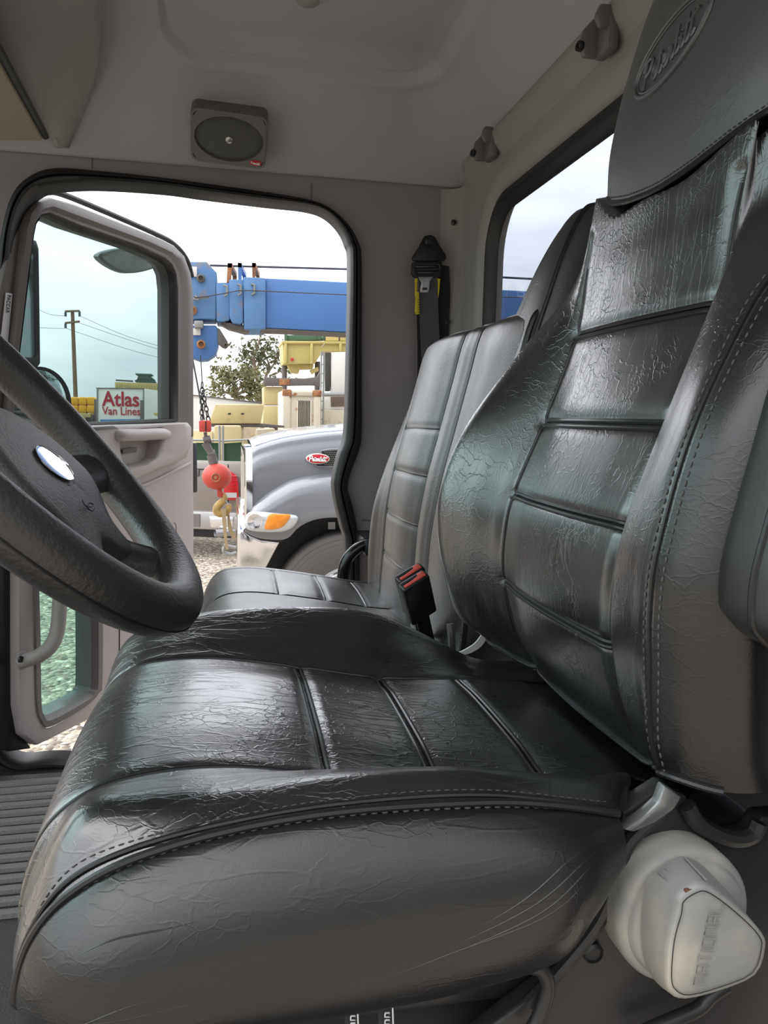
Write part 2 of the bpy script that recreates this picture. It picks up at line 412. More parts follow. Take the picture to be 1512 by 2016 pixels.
# lower B-pillar trim line and header seams
mb = MB()
for a, b in (((712, 1024), (740, 1024)),): mb.tube([at(*a, Y=WY-.002), at(*b, Y=WY-.002)], .0018, 6)
for a, b in (((181, 308), (181, 332)), ((613, 362), (613, 394))): mb.tube([at(*a, Y=WY-.001), at(*b, Y=WY-.001)], .0016, 6)
s = mb.build('trim_2', 'frame_grey'); tag(s, 'thin dark joints in the grey trim over the doorway', 'trim', kind='structure')
# headliner
PX0, PX1, PY1 = -.137, .487, 1.935
def roundbox(x, y):
    cx, hx, r = (PX0+PX1)/2, (PX1-PX0)/2, .085
    dx = abs(x-cx)-(hx-r); dy = (y-(PY1-r)) if y > 1.2 else -1
    return math.hypot(max(dx, 0), max(dy, 0))+min(max(dx, dy), 0)-r
def sstep(t): t = min(max(t, 0), 1); return t*t*(3-2*t)
def ceil_z(x, y):
    s_ = min(max((y-1.85)/.29, 0), 1)**1.6; r_ = min(max((x-.44)/.20, 0), 1)**1.7
    z = 2.865-.2*(1-(1-s_)*(1-.78*r_))
    d = roundbox(x, y)
    z += .012*(1-sstep((d+.010)/.010)) + .010*math.exp(-((d+.004)/.0045)**2) - .004*math.exp(-((d-.012)/.010)**2)
    return z
xs = [-1.15+1.79*i/190 for i in range(191)]; ys = [.3+1.3*i/40 for i in range(40)]+[1.6+.545*i/120 for i in range(121)]
mb = MB(); mb.grid([[V((x, y, ceil_z(x, y))) for y in ys] for x in xs])
o = mb.build('ceiling', 'headliner', angle=180); tag(o, 'grey padded headliner with a large rounded recessed panel', 'ceiling', kind='structure')
# roof skin above so no daylight leaks
mb = MB(); mb.box((-1.15, .3, 2.9), (.7, 2.2, 2.93)); mb.box((-1.15, 2.16, 2.66), (.7, 2.2, 2.92)); mb.box((.66, .3, 2.66), (.7, 2.2, 2.92)); mb.box((-1.15, .27, 2.6), (.7, .31, 2.92))
o = mb.build('roof', 'trim_grey', smooth_=False); tag(o, 'outer skin of the cab roof above the headliner', 'roof', kind='structure')
# rear wall with window
RX = .63
glass_loop = [V((.66, y, z)) for y, z in rrect(1.16, 2.1425, 1.48, .785, .10, 8)]
def scale_loop(d, X): return [V((X, y, z)) for y, z in rrect(1.16, 2.1425, 1.48+2*d, .785+2*d, .10+d, 8)]
rub_o = scale_loop(.035, .648); tr_o = scale_loop(.085, RX)
rect = radial_outer(tr_o, V((RX, 1.16, 2.1425)), EY, EZ, .3, 2.16, 1.02, 2.73)
mb = MB(); mb.grid([[p+V((.03, 0, 0)) for p in rect], rect, tr_o, scale_loop(.07, RX-.004), scale_loop(.045, RX+.006), rub_o, [p+V((.04, 0, 0)) for p in rub_o]], True)
o = mb.build('wall_right', 'trim_grey', angle=50); tag(o, 'grey rear cab wall with raised trim round the back window', 'wall', kind='structure')
win = thing('window_1', 'rear cab window with black rubber surround behind the seats', 'window', (RX, 1.16, 1.75), kind='structure')
mb = MB(); mb.grid([rub_o, scale_loop(.032, .636), scale_loop(.018, .634), scale_loop(.012, .644), scale_loop(.002, .646), scale_loop(-.004, .66)], True); mb.build('window_seal', 'rubber', win, angle=60)
mb = MB(); mb.add(scale_loop(.004, .662), [tuple(range(len(glass_loop)))]); mb.build('window_pane', 'rear_glass', win)
# rounded corner post between the two walls
mb = MB(); P = []
for t in range(7):
    a = math.radians(90*t/6); P.append((RX-.055*(1-math.sin(a)), WY-.055*(1-math.cos(a))))
mb.grid([[V((x, y-.001, z)) for x, y in P] for z in (1.05, 1.8, 2.3, 2.66)])
o = mb.build('trim_3', 'trim_grey'); tag(o, 'rounded grey corner trim between side wall and rear wall', 'trim', kind='structure')
# raised fold along the top of the rear wall
mb = MB(); prof = [(.645, 2.72), (.615, 2.715), (.605, 2.70), (.612, 2.675), (.628, 2.655), (.632, 2.64)]
mb.grid([[V((x, y, z)) for x, z in prof] for y in (.3, 1.0, 1.6, 2.06)])
o = mb.build('trim_4', 'trim_grey', angle=80); tag(o, 'grey trim ledge along the top of the rear wall', 'trim', kind='structure')
# floor
mb = MB(); mb.box((-1.15, .3, 1.03), (.64, 2.19, 1.06))
o = mb.build('floor', 'rubber', smooth_=False); tag(o, 'black cab floor under the rubber mat', 'floor', kind='structure')
# driver side of the cab around the open driver doorway (behind the camera's view)
mb = MB(); mb.box((.44, .27, 1.02), (.70, .31, 2.74)); mb.box((-1.15, .27, 2.60), (.44, .31, 2.74)); mb.box((-1.15, .27, 1.02), (.44, .31, 1.10))
o = mb.build('wall_front', 'wall_grey', smooth_=False); tag(o, 'grey driver side wall framing the open driver doorway', 'wall', kind='structure')
# windscreen out to the left
mb = MB(); mb.grid([[V((-1.13, .34, 1.95)), V((-1.13, 2.12, 1.95))], [V((-.80, .34, 2.66)), V((-.80, 2.12, 2.66))]])
o = mb.build('window_2', 'windshield', smooth_=False); tag(o, 'green tinted windscreen beyond the left edge of the view', 'window', kind='structure')

# ------------------------------------------------------------------ small fittings on the shell
# screw heads on side wall
for pxl, lb in (((894, 437), 'small screw head on grey corner trim, above the top of the seat belt anchor'), ((881, 634), 'small screw head on the grey corner trim, low beside the seat belt webbing')):
    c = at(*pxl, Y=2.125); mb = MB(); mb.lathe(c+V((0, .004, 0)), (-.3, -1, 0), [(.0075, -.004), (.0075, .002), (.005, .004), (.0001, .0045)], 16)
    tag(mb.build('screw_head', 'steel_black'), lb, 'screw', 'screws in the cab trim')
# coat hooks
for (hx, hy), lb in (((1188, 68), 'grey plastic clip hook on rear wall trim, the larger one beside the headrest'), ((962, 287), 'grey plastic clip hook on rear wall trim, the smaller one in the far corner')):
    c = at(hx, hy, X=.606); t = thing('coat_hook', lb, 'hook', c, 'clip hooks along the rear trim')
    mb = MB(); mb.box(c+V((-.004, -.026, -.032)), c+V((.016, .026, .022))); mb.build('base_plate', 'frame_grey', t, bevel=.006)
    mb = MB(); mb.prism([c+V(p) for p in ((0, .012, -.03), (-.026, .012, -.03), (-.034, .012, -.012), (-.028, .012, .012), (-.012, .012, .03), (.002, .012, .03))], (0, .014, 0)); mb.build('hook_lug', 'frame_grey', t, bevel=.004)
    mb = MB(); mb.prism([c+V(p) for p in ((.0, -.024, .0), (-.018, -.024, .0), (-.026, -.024, .016), (-.018, -.024, .036), (.004, -.024, .036))], (0, .012, 0)); mb.build('hook_lug', 'frame_grey', t, bevel=.004)
    mb = MB(); mb.lathe(c+V((-.030, .018, -.014)), (-1, -.3, 0), [(.0085, 0), (.0085, .006), (.004, .006), (.004, 0)], 14); mb.build('bolt', 'black_plastic', t)
# speaker over the door
cs = [at(380, 207, Y=1.985), at(533, 233, Y=1.985), at(521, 329, Y=2.068), at(368, 313, Y=2.068)]
cc = (cs[0]+cs[1]+cs[2]+cs[3])/4; ex = ((cs[1]-cs[0])+(cs[2]-cs[3])).normalized(); ey = ((cs[0]-cs[3])+(cs[1]-cs[2])); ey = (ey-ex*ey.dot(ex)).normalized(); ez = ex.cross(ey)
if ez.y > 0: ez = -ez
W2, H2 = (cs[1]-cs[0]).length, (cs[0]-cs[3]).length
sp = thing('speaker', 'grey rectangular loudspeaker with oval mesh set in headliner above door', 'speaker', cc)
def fl(w, h, r, z): return [cc+ex*x+ey*y+ez*z for x, y in rrect(0, 0, w, h, r, 6)]
def el(a, b, z, n=28): return [cc+ex*(a*math.cos(2*math.pi*k/n))+ey*(b*math.sin(2*math.pi*k/n))+ez*z for k in range(n)]
a_, b_ = W2*.455, H2*.415
mb = MB(); mb.grid([fl(W2, H2, .016, -.06), fl(W2, H2, .016, .002), fl(W2*.985, H2*.98, .018, .008), fl(W2*.95, H2*.93, .02, .009)], True)
fo = resample(fl(W2*.95, H2*.93, .02, .019), 28)
# match the two loops by angle
def ang(p): d = p-cc; return math.atan2(d.dot(ey), d.dot(ex)) % (2*math.pi)
fo = []
for k in range(28):
    a = 2*math.pi*k/28; dx, dy = math.cos(a), math.sin(a); hw, hh = W2*.4755, H2*.465
    t_ = min(hw/abs(dx) if abs(dx) > 1e-6 else 9, hh/abs(dy) if abs(dy) > 1e-6 else 9)
    fo.append(cc+ex*(dx*t_)+ey*(dy*t_)+ez*.009)
mb.grid([fo, el(a_, b_, .009), el(a_*.985, b_*.98, .0)], True); mb.build('housing', 'speaker_grey', sp)
mb = MB(); mb.grid([el(a_*.99, b_*.985, .001), el(a_*.8, b_*.8, .007), el(a_*.4, b_*.4, .0105), el(.0005, .0005, .011)], True); mb.build('speaker_grille', 'grille', sp)
mb = MB(); mb.lathe(cc+ez*.009, ez, [(.0085, 0), (.0085, .003), (.006, .005), (.0001, .0055)], 20); mb.build('grille_screw', 'steel', sp)
bc = on_plane(503, 321, cc+ez*.0095, ez); mb = MB(); disc(mb, bc, ex, ey, .0155, .007, .0015, 24); bd = mb.build('badge', 'badge_red', sp)
mb = MB(); script_word(mb, bc+ez*.002, ex, ey, .024, .0006, 4); mb.build('badge_lettering', 'white_letter', bd)
# dome button at the very top of the headliner
c = at(606, -2, Z=2.862); mb = MB(); mb.lathe(c, (0, 0, -1), [(.024, -.004), (.024, .004), (.02, .008), (.0001, .010)], 24)
tag(mb.build('ceiling_button', 'trim_grey'), 'round grey cap in the recessed headliner panel at the top edge', 'cap')
# overhead console and visor (upper left)
mb = MB(); R_ = []
crease = [(195,-60),(197,0),(198,60),(190,140),(166,213),(150,258),(136,292)]
yy = [1.50, 1.66, 1.80, 1.92, 2.03, 2.09, 2.12]
A = [at(x, y, Y=Y) for (x, y), Y in zip(crease, yy)]
A = [V((A[0].x, .32, A[0].z)), V((A[0].x, .9, A[0].z))]+A
mid = []
for p in A:
    k = sstep((p.y-1.6)/.5)
    e = V((-.475+.06*k, min(p.y, 2.08), 2.70-.035*k))
    q1 = p.lerp(e, .10)+V((-.0, 0, -.02*(1-k))); q2 = p.lerp(e, .5)+V((.012, 0, -.03*(1-k))); q3 = p.lerp(e, .9)+V((.02, 0, -.016*(1-k)))
    mid.append([p, q1, q2, q3, e, e+V((-.05, 0, .03)), V((-.9, e.y, 2.80))])
S = Surf(mid); mb.surf(S, 6, 5)
o = mb.build('overhead_console', 'trim_grey', angle=80); tag(o, 'grey overhead console bulging from the headliner at upper left', 'console', kind='structure')
vz = thing('sun_visor', 'beige sun visor folded up under the overhead console at left edge', 'sun visor', (-.55, 1.5, 2.64))
va, vb = at(84, 264, Y=2.02), at(-10, 92, Y=1.45)
mb = MB(); d_ = V((-.34, 0, -.02)); nn = V((0, 0, -.016))
P = [va, vb, vb+V((0, -.6, 0)), vb+V((0, -.6, 0))+d_, vb+d_, va+d_+V((0, .02, 0))]
mb.prism(P, nn); mb.build('visor_panel', 'visor', vz, bevel=.006)
mb = MB(); mb.tube([va+V((.006, .0, -.004)), vb+V((.006, 0, -.004)), vb+V((.006, -.6, -.004))], .008, 8); mb.build('visor_edge', 'rubber', vz)
mb = MB(); mb.tube(smooth([va+V((0, 0, -.008)), at(100, 264, Y=2.03), at(108, 272, Y=2.03), at(112, 284, Y=2.05)], 6), .005, 8); mb.build('visor_hinge', 'trim_grey', vz)

# ------------------------------------------------------------------ passenger door, standing open
DA = math.radians(60); DP = V((-.53, WY, 0)); DD = V((math.cos(DA), math.sin(DA), 0)); DN = V((math.sin(DA), -math.cos(DA), 0))
def D(px, py, off=0.0): return on_plane(px, py, DP+DN*off, DN)
def DL(pts, off=0.0): return [D(x, y, off) for x, y in pts]
door = thing('door_1', 'open passenger door with tinted window and grey inner panel', 'door', DP+DD*.4+V((0, 0, 1.13)), kind='structure')
fo = [(376,860),(376,700),(375,575),(370,538),(357,503),(338,484),(311,470),(140,402),(92,389),(66,397),(50,418),(40,450),(16,675),(4,860)]
fi = [(341,826),(341,700),(341,569),(338,540),(330,522),(317,511),(261,487),(148,450),(92,425),(76,428),(66,444),(62,466),(34,696),(19,840)]
fo_, fi_ = DL(fo, .0), DL(fi, .0)
def lerpl(A, B, t, off): return [a.lerp(b, t)+DN*off for a, b in zip(A, B)]
mb = MB(); mb.grid([lerpl(fo_, fi_, 0, -.07), lerpl(fo_, fi_, 0, .008), lerpl(fo_, fi_, .12, .018), lerpl(fo_, fi_, .5, .022), lerpl(fo_, fi_, .66, .010), lerpl(fo_, fi_, .8, .012), lerpl(fo_, fi_, .97, .004), lerpl(fo_, fi_, 1, -.015), lerpl(fo_, fi_, .9, -.07)], True)
mb.build('window_frame', 'frame_grey', door, angle=50)
mb = MB(); mb.grid([lerpl(fo_, fi_, .9, .012), lerpl(fo_, fi_, 1.02, .006), lerpl(fo_, fi_, 1.07, -.012)], True); mb.build('window_rubber', 'rubber', door, angle=60)
mb = MB(); g = lerpl(fo_, fi_, .97, -.02); mb.add(g, [tuple(range(len(g)))]); mb.build('door_pane', 'door_glass', door)
mb = MB(); mb.tube(smooth([D(x, y, -.06) for x, y in ((48,412),(66,384),(92,378),(140,389),(305,460),(345,483),(368,512),(378,545))], 5), .009, 8); mb.build('door_top_seal', 'rubber', door)
# panel with the look-down window cut out
pi = [(72,1128),(74,1250),(76,1385),(80,1400),(90,1406),(160,1370),(172,1358),(176,1340),(176,1220),(176,1130),(165,1118),(90,1118)]
pm = [(57,1124),(58,1250),(60,1375),(69,1417),(90,1430),(158,1390),(186,1362),(192,1342),(193,1220),(192,1124),(175,1104),(76,1104)]
po = [(27,1100),(27,1250),(28,1390),(38,1445),(66,1466),(143,1428),(355,1322),(376,1300),(379,1220),(379,1060),(378,830),(24,846)]
def rnd(L): return [(p.x, p.y) for p in smooth([(x, y, 0) for x, y in L], 5, True)]
pm, pi = rnd(pm), rnd(pi)
po = [(a[0]+(b[0]-a[0])*k/5, a[1]+(b[1]-a[1])*k/5) for a, b in zip(po, po[1:]+po[:1]) for k in range(5)]
a1, a2, a3 = DL(po, .0), DL(pm, .0), DL(pi, .0)
mb = MB(); mb.grid([[p-DN*.07 for p in a1], [p+DN*.004 for p in a1], lerpl(a1, a2, .06, .014), lerpl(a1, a2, .3, .016), lerpl(a1, a2, 1, .016)], True); mb.build('door_panel', 'door_grey', door, angle=35)
mb = MB(); mb.grid([lerpl(a2, a3, 0, .012), lerpl(a2, a3, .1, .021), lerpl(a2, a3, .6, .021), lerpl(a2, a3, 1, .006), lerpl(a2, a3, 1.03, -.05)], True); mb.build('lookdown_window_frame', 'frame_grey', door, angle=40)
mb = MB(); mb.add(lerpl(a2, a3, 1.0, -.03), [tuple(range(len(a3)))]); mb.build('lookdown_pane', 'peep_glass', door)
# inner armrest ledge with a pull bar in a pocket
lo = [(110,842),(236,837),(318,835),(374,832),(381,840),(381,872),(371,902),(306,927),(258,950),(215,966),(160,985),(110,1000)]
li = [(237,850),(245,846),(300,842),(316,841),(322,850),(321,862),(316,880),(308,902),(290,913),(262,919),(246,922),(239,890)]
l1, l2 = DL(lo, .06), DL(li, .06)
l1 = [D(x, y, .06) for x, y in lo]
mb = MB(); mb.grid([[p-DN*.07+V((0, 0, -.03 if i > 5 else 0)) for i, p in enumerate(l1)], [p-DN*.012 for p in l1], lerpl(l1, l2, .08, 0), lerpl(l1, l2, .3, .004), lerpl(l1, l2, .92, .004), lerpl(l1, l2, 1, -.004), lerpl(l1, l2, 1.06, -.055)], True)
mb.add([p-DN*.048 for p in lerpl(l1, l2, 1.0, 0)], [tuple(range(12))])
arm = mb.build('armrest', 'door_grey', door, angle=50)
mb = MB(); mb.tube(smooth([D(228, 856, .05), D(240, 857, .068), D(280, 856, .072), D(312, 854, .07), D(326, 855, .05)], 6), .0185, 14); mb.build('pull_bar', 'door_grey', arm)
mb = MB(); mb.prism(DL([(240,884),(268,880),(267,890),(240,894)], .022), DN*.004); mb.build('latch_lever', 'frame_grey', arm, bevel=.001)
mb = MB(); mb.prism(DL([(178,841),(222,838),(232,844),(180,848)], .068), DN*.004); mb.build('switch_plate', 'frame_grey', arm, bevel=.002)
mb = MB(); mb.tube(smooth(DL([(262,962),(300,948),(340,928),(374,912)], .018), 6), .006, 8); mb.build('panel_crease', 'door_grey', door)
mb = MB(); mb.tube(DL([(235,1205),(235,1300)], .0165), .0018, 6); mb.build('panel_joint', 'rubber', door)
mb = MB(); mb.tube(smooth(DL([(337,1033),(342,1028),(347,1034),(348,1060)], .0165), 4), .0018, 6); mb.build('panel_joint', 'door_grey', door)
mb = MB(); mb.box((-.03, -.02, -.09), (.03, .004, .09), Matrix((DN, DD, EZ)).transposed(), D(373.5, 920, -.03)); e = mb.build('latch', 'black_plastic', door, bevel=.004)
mb = MB(); mb.tube([D(374, 925, -.03), D(374, 925, -.03)+DD*.012], .012, 10); mb.build('latch_bolt', 'steel_black', e)
# curved tubular handle low on the door
mb = MB(); mb.tube(smooth([D(112,1040,.015), D(114,1075,.05), D(118,1120,.065), D(118,1180,.068), D(113,1240,.068), D(100,1272,.065), D(78,1290,.055), D(55,1298,.035), D(38,1304,.015)], 6), .0195, 14); h = mb.build('assist_handle', 'trim_grey', door)
mb = MB(); mb.prism(DL([(28,1284),(52,1278),(54,1302),(30,1312)], .012), DN*.016); mb.build('handle_mount', 'trim_grey', h, bevel=.005)
mb = MB(); c = D(40, 1298, .034); mb.lathe(c, DN, [(.009, 0), (.008, .004), (.0001, .003)], 14); mb.build('handle_bolt', 'black_plastic', h)
mb = MB(); mb.prism(DL([(-40,846),(34,846),(36,1400),(48,1452),(64,1474),(20,1480),(-40,1470)], -.012), -DN*.055); mb.build('hinge_edge_lower', 'rubber', door, bevel=.006)
# hinge-side edge and the sticker on it
mb = MB(); mb.prism(DL([(24,470),(40,448),(16,676),(2,830),(-30,830),(-6,600)], .0), -DN*.05); mb.build('hinge_edge', 'frame_grey', door, bevel=.004)
st = DL([(11,576),(24,578),(13,692),(-2,692)], .003)
mb = MB(); mb.prism(st, DN*.0015); stk = mb.build('sticker', 'label_white', smooth_=False); tag(stk, 'white paper sticker on the hinge edge of the open door', 'sticker')
up_ = (st[0]-st[3]).normalized(); rt = (st[1]-st[0]).normalized()
text_mesh('PACCAR', 'sticker_text', 'print_black', stk, (st[0]+st[1])/2-up_*.028-rt*.001+DN*.0025, -up_, rt, .016, .0005, width=.045)
# mirrors outside the door
def OFF(px, py, o): return D(px, py, -o)
tm = thing('side_mirror', 'tall black-framed side mirror seen through the door glass at left', 'mirror', OFF(55, 720, .28))
tl = [OFF(x, y, .28) for x, y in ((60,470),(72,474),(77,490),(78,560),(80,715),(74,724),(24,724),(20,700),(38,500),(44,474))]
ti = [p.lerp(sum(tl, V())/len(tl), .14) for p in tl]
mb = MB(); mb.ring(tl, ti, -DN*.05); mb.add([p-DN*.05 for p in tl], [tuple(range(len(tl)))]); mb.build('mirror_housing', 'black_plastic', tm, bevel=.004)
mb = MB(); mb.add([p-DN*.01 for p in lerpl(tl, ti, 1.05, 0)], [tuple(range(len(ti)))]); mb.build('mirror_glass', mat('mirror_dim', (0.30, 0.36, 0.36, 1), 0.05, 1.0), tm, smooth_=False)
mb = MB(); mb.tube([OFF(50, 724, .30), OFF(50, 850, .30), OFF(10, 880, .07)], .012, 8); mb.build('mirror_arm', 'black_plastic', tm)
cmr = thing('convex_mirror', 'round convex mirror with lettered rim, low behind the steering wheel', 'mirror', OFF(84, 860, .22))
cmc = OFF(80, 792, .16); cdep = (cmc-EYE).dot(CF); rx = 60*cdep/FOC; ry = 69*cdep/FOC
hx_ = V((.80, .60, 0)); DNd = DN; DN = V((.60, -.80, 0)); mb = MB()
mb.grid([ [p-DN*.06 for p in ellipse(cmc, hx_, EZ, rx*.5, ry*.5)], [p-DN*.02 for p in ellipse(cmc, hx_, EZ, rx, ry)], [p+DN*.008 for p in ellipse(cmc, hx_, EZ, rx, ry)], [p+DN*.008 for p in ellipse(cmc, hx_, EZ, rx*.93, ry*.95)], ellipse(cmc, hx_, EZ, rx*.92, ry*.94)], True); mb.build('mirror_housing', 'black_plastic', cmr)
mb = MB(); mb.grid([[p+DN*(.002+.02*(1-k*k)) for p in ellipse(cmc, hx_, EZ, rx*.93*k, ry*.95*k)] for k in (1, .8, .6, .4, .2, .001)], True); mg = mb.build('mirror_glass', 'mirror', cmr)
text_mesh('OBJECTS IN MIRROR ARE CLOSER', 'mirror_text', 'print_black', mg, cmc+EZ*(ry*.70)+DN*.016, hx_, EZ, .020, .0005, width=rx*1.1)
mb = MB(); mb.tube([cmc-DN*.05, cmc-DN*.05-EZ*.12], .010, 8); DN = DNd; mb.tube([cmc-EZ*.12, OFF(40, 900, .07)], .010, 8); mb.build('mirror_arm', 'black_plastic', cmr)
lm = thing('lookdown_mirror', 'leaf-shaped look-down mirror hung outside the top of the door window', 'mirror', OFF(255, 512, .10))
lp = [OFF(x, y, .12) for x, y in smooth([(194,505,0),(208,494,0),(240,488,0),(262,493,0),(280,506,0),(300,515,0),(313,521,0),(306,527,0),(275,536,0),(245,537,0),(215,524,0)], 3, True) for x, y in [(x, y)]] if False else [OFF(p.x, p.y, .12) for p in smooth([(194,505,0),(208,494,0),(240,488,0),(262,493,0),(280,506,0),(300,515,0),(313,521,0),(306,527,0),(275,536,0),(245,537,0),(215,524,0)], 3, True)]
ctr = sum(lp, V())/len(lp)
mb = MB(); mb.grid([[p.lerp(ctr, .35)-DN*.05+EZ*.01 for p in lp], [p-DN*.02 for p in lp], lp, [p.lerp(ctr, .08)+DN*.003 for p in lp], [p.lerp(ctr, .1)-DN*.003 for p in lp]], True); mb.build('mirror_housing', mat('mirror_shell', srgb(120, 130, 128), .4), lm, angle=60)
mb = MB(); mb.add([p.lerp(ctr, .08)-DN*.001 for p in lp], [tuple(range(len(lp)))]); mb.build('mirror_glass', mat('mirror_grey', srgb(225, 226, 215), .5), lm)
mb = MB(); mb.prism([OFF(x, y, .11) for x, y in ((262,491),(300,500),(314,512),(300,514),(280,503))], -DN*.03); mb.build('mirror_bracket', 'steel', lm, bevel=.003)

# ------------------------------------------------------------------ seat belt on the pillar
bl = thing('seat_belt', 'grey seat belt hanging from a black anchor on the door pillar', 'seat belt', at(845, 470, Y=WY))
def BY(pts, Y): return [at(x, y, Y=Y) for x, y in pts]
mb = MB(); mb.prism(BY([(836,464),(848,461),(857,465),(866,482),(880,504),(877,513),(850,516),(822,516),(811,512),(812,506),(826,484)], 2.118), (0, .012, 0)); mb.build('anchor_plate', 'black_plastic', bl, bevel=.005)
c = at(845, 475, Y=2.116); mb = MB(); mb.lathe(c, (0, -1, 0), [(.0135, 0), (.0135, .006), (.010, .010), (.0001, .011)], 20); mb.build('bolt_cover', 'black_plastic', bl)
mb = MB(); mb.ring(BY([(812,516),(842,515),(870,515),(872,530),(869,545),(842,548),(818,547),(810,540)], 2.10), BY([(819,523),(842,522),(864,522),(865,529),(863,534),(842,537),(822,537),(818,532)], 2.10), (0, .012, 0)); mb.build('guide_ring', 'black_plastic', bl, bevel=.003)
mb = MB(); mb.tube(BY([(817,531),(866,530)], 2.108), .006, 10); mb.build('guide_bar', 'steel_black', bl)
mb = MB(); mb.prism(BY([(823,545),(854,545),(847,553),(845,571),(843,576),(828,576),(827,570),(830,556)], 2.096), (0, .003, 0)); tg = mb.build('latch_tongue', 'steel', bl, bevel=.0008)
mb = MB(); mb.prism(BY([(832,566),(841,566),(841,571),(832,571)], 2.0955), (0, .001, 0)); mb.build('tongue_slot', 'print_black', tg, smooth_=False)
def ribbon(mb, L, Rr, Y, th=.002):
    a = [at(*p, Y=y_) for p, y_ in zip(L, Y)]; b = [at(*p, Y=y_) for p, y_ in zip(Rr, Y)]
    a = smooth(a, 5); b = smooth(b, 5); e = V((0, th, 0))
    mb.grid([[p, q, q+e, p+e, p] for p, q in zip(a, b)])
mb = MB(); ribbon(mb, [(824,538),(825,575),(827,640),(830,720),(829,790),(824,870)], [(862,536),(862,575),(864,640),(867,720),(866,790),(862,870)], [2.100, 2.108, 2.112, 2.114, 2.114, 2.116]); mb.build('webbing', 'webbing', bl)
mb = MB(); ribbon(mb, [(819,590),(821,640),(822,720),(820,880)], [(850,590),(850,640),(850,720),(848,880)], [2.122, 2.126, 2.128, 2.128]); ribbon(mb, [(858,520),(862,580),(864,640),(864,780)], [(884,524),(886,580),(884,640),(882,780)], [2.130, 2.132, 2.134, 2.134]); mb.build('webbing', mat('shaded_webbing', srgb(46, 46, 50), .85), bl)  # rear belt plies; right strip's dark tone covers second strap and painted shadow
for pts, nm in (([(817,548),(822,548),(821,580),(817,584)], 0), ([(862,548),(867,549),(865,572),(863,586)], 0)):
    mb = MB(); mb.prism(BY(pts, 2.100), (0, .004, 0)); mb.build('yellow_clip', 'yellow_plastic', bl, bevel=.0005)
mb = MB(); mb.prism(BY([(819,574),(825,575),(826,618),(820,619),(817,614)], 2.099), (0, .005, 0)); yc = mb.build('yellow_tab', 'yellow_plastic', bl, bevel=.0007)
mb = MB()
for k in range(6): mb.tube(BY([(822, 590+k*5), (826, 590+k*5)], 2.0985), .0008, 5)
mb.build('tab_notches', 'print_black', yc)
# black grab handle low on the pillar
gh = thing('grab_handle', 'black curved grab handle low on the pillar beside the bench', 'handle', at(715, 1080, Y=2.10))
mb = MB(); mb.tube(smooth(BY([(735,1068),(715,1074),(695,1088),(680,1110),(675,1140),(676,1180)], 2.0), 6), .0165, 12); mb.build('handle_tube', 'black_gloss', gh)
mb = MB(); mb.box(at(722, 1076, Y=2.0)+V((-.008, -.02, -.022)), at(722, 1076, Y=2.0)+V((.06, .15, .022))); mb.build('handle_mount', 'black_plastic', gh, bevel=.006)

# ------------------------------------------------------------------ floor mat
fm = thing('floor_mat', 'grey ribbed rubber floor mat in the footwell, left of the driver seat', 'floor mat', (-.4, 1.6, 1.06))
mb = MB(); mb.box((-1.12, .6, 1.0602), (-.02, 2.08, 1.074)); mb.build('mat_base', mat('mat_rubber', srgb(34, 33, 33), .6, bump=.8, grain=260), fm, bevel=.003)
mb = MB()
k = 0; y = 1.47
while y < 2.03:
    mb.tube(smooth([V((-1.05, y, 1.075)), V((-.5, y, 1.075)), V((-.12, y+.01, 1.075))], 4), .0125, 8, flat=.8); y += .0395; k += 1
mb.build('mat_ribs', mat('mat_rib_rubber', srgb(90, 88, 86), .5, bump=.6, grain=300), fm)

# ------------------------------------------------------------------ steering wheel
b_ = .835; WC = V((-.200, .730, 2.025)); wd = V((math.cos(b_), 0, -math.sin(b_))); wn = V((math.sin(b_), 0, math.cos(b_))); WR = .2275
sw = thing('steering_wheel', 'black four-spoke steering wheel with oval badge at left', 'steering wheel', WC)
def WP(px, py, off=0.0): return on_plane(px, py, WC+wn*off, wn)
mb = MB(); mb.tube([WC+wd*(WR*math.cos(2*math.pi*k/72))+EY*(WR*math.sin(2*math.pi*k/72)) for k in range(72)], .0225, 20, True); rim = mb.build('rim', 'wheel_rim', sw)
mb = MB(); r2 = WR+.0222; mb.tube([WC+wd*(r2*math.cos(2*math.pi*k/72))+EY*(r2*math.sin(2*math.pi*k/72))-wn*.003 for k in range(72)], .0011, 6, True); mb.build('rim_seam', 'piping', rim)
# centre pad: outline in the wheel plane (along wd, along Y), mirrored about the wheel axis
half = [(-.006, .04), (.010, .075), (.036, .105), (.075, .119), (.102, .106), (.130, .086), (.156, .092), (.172, .096), (.178, .084), (.166, .050), (.150, .024)]
po_ = [(-.012, 0)]+half+[(.142, 0)]+[(a, -b) for a, b in half[::-1]]
pads = smooth([V((a, b, 0)) for a, b in po_], 4, True)
def padz(d): return .004-.016*sstep((d-.075)/.09)
def padl(t, z, dz=None):
    out = []
    for p in pads:
        x = .07+(p.x-.07)*t; y = p.y*t
        out.append(WC+wd*x+EY*y+wn*((padz(x) if dz is None else dz)+z))
    return out
mb = MB(); mb.grid([padl(.02, -.052), padl(.35, -.050), padl(.72, -.040), padl(.95, -.027), padl(1.0, -.016), padl(.985, -.006), padl(.95, -.001), padl(.85, 0), padl(.6, .001), padl(.3, .0015), padl(.01, .0015)], True); mb.build('hub_pad', 'pad', sw, angle=70)
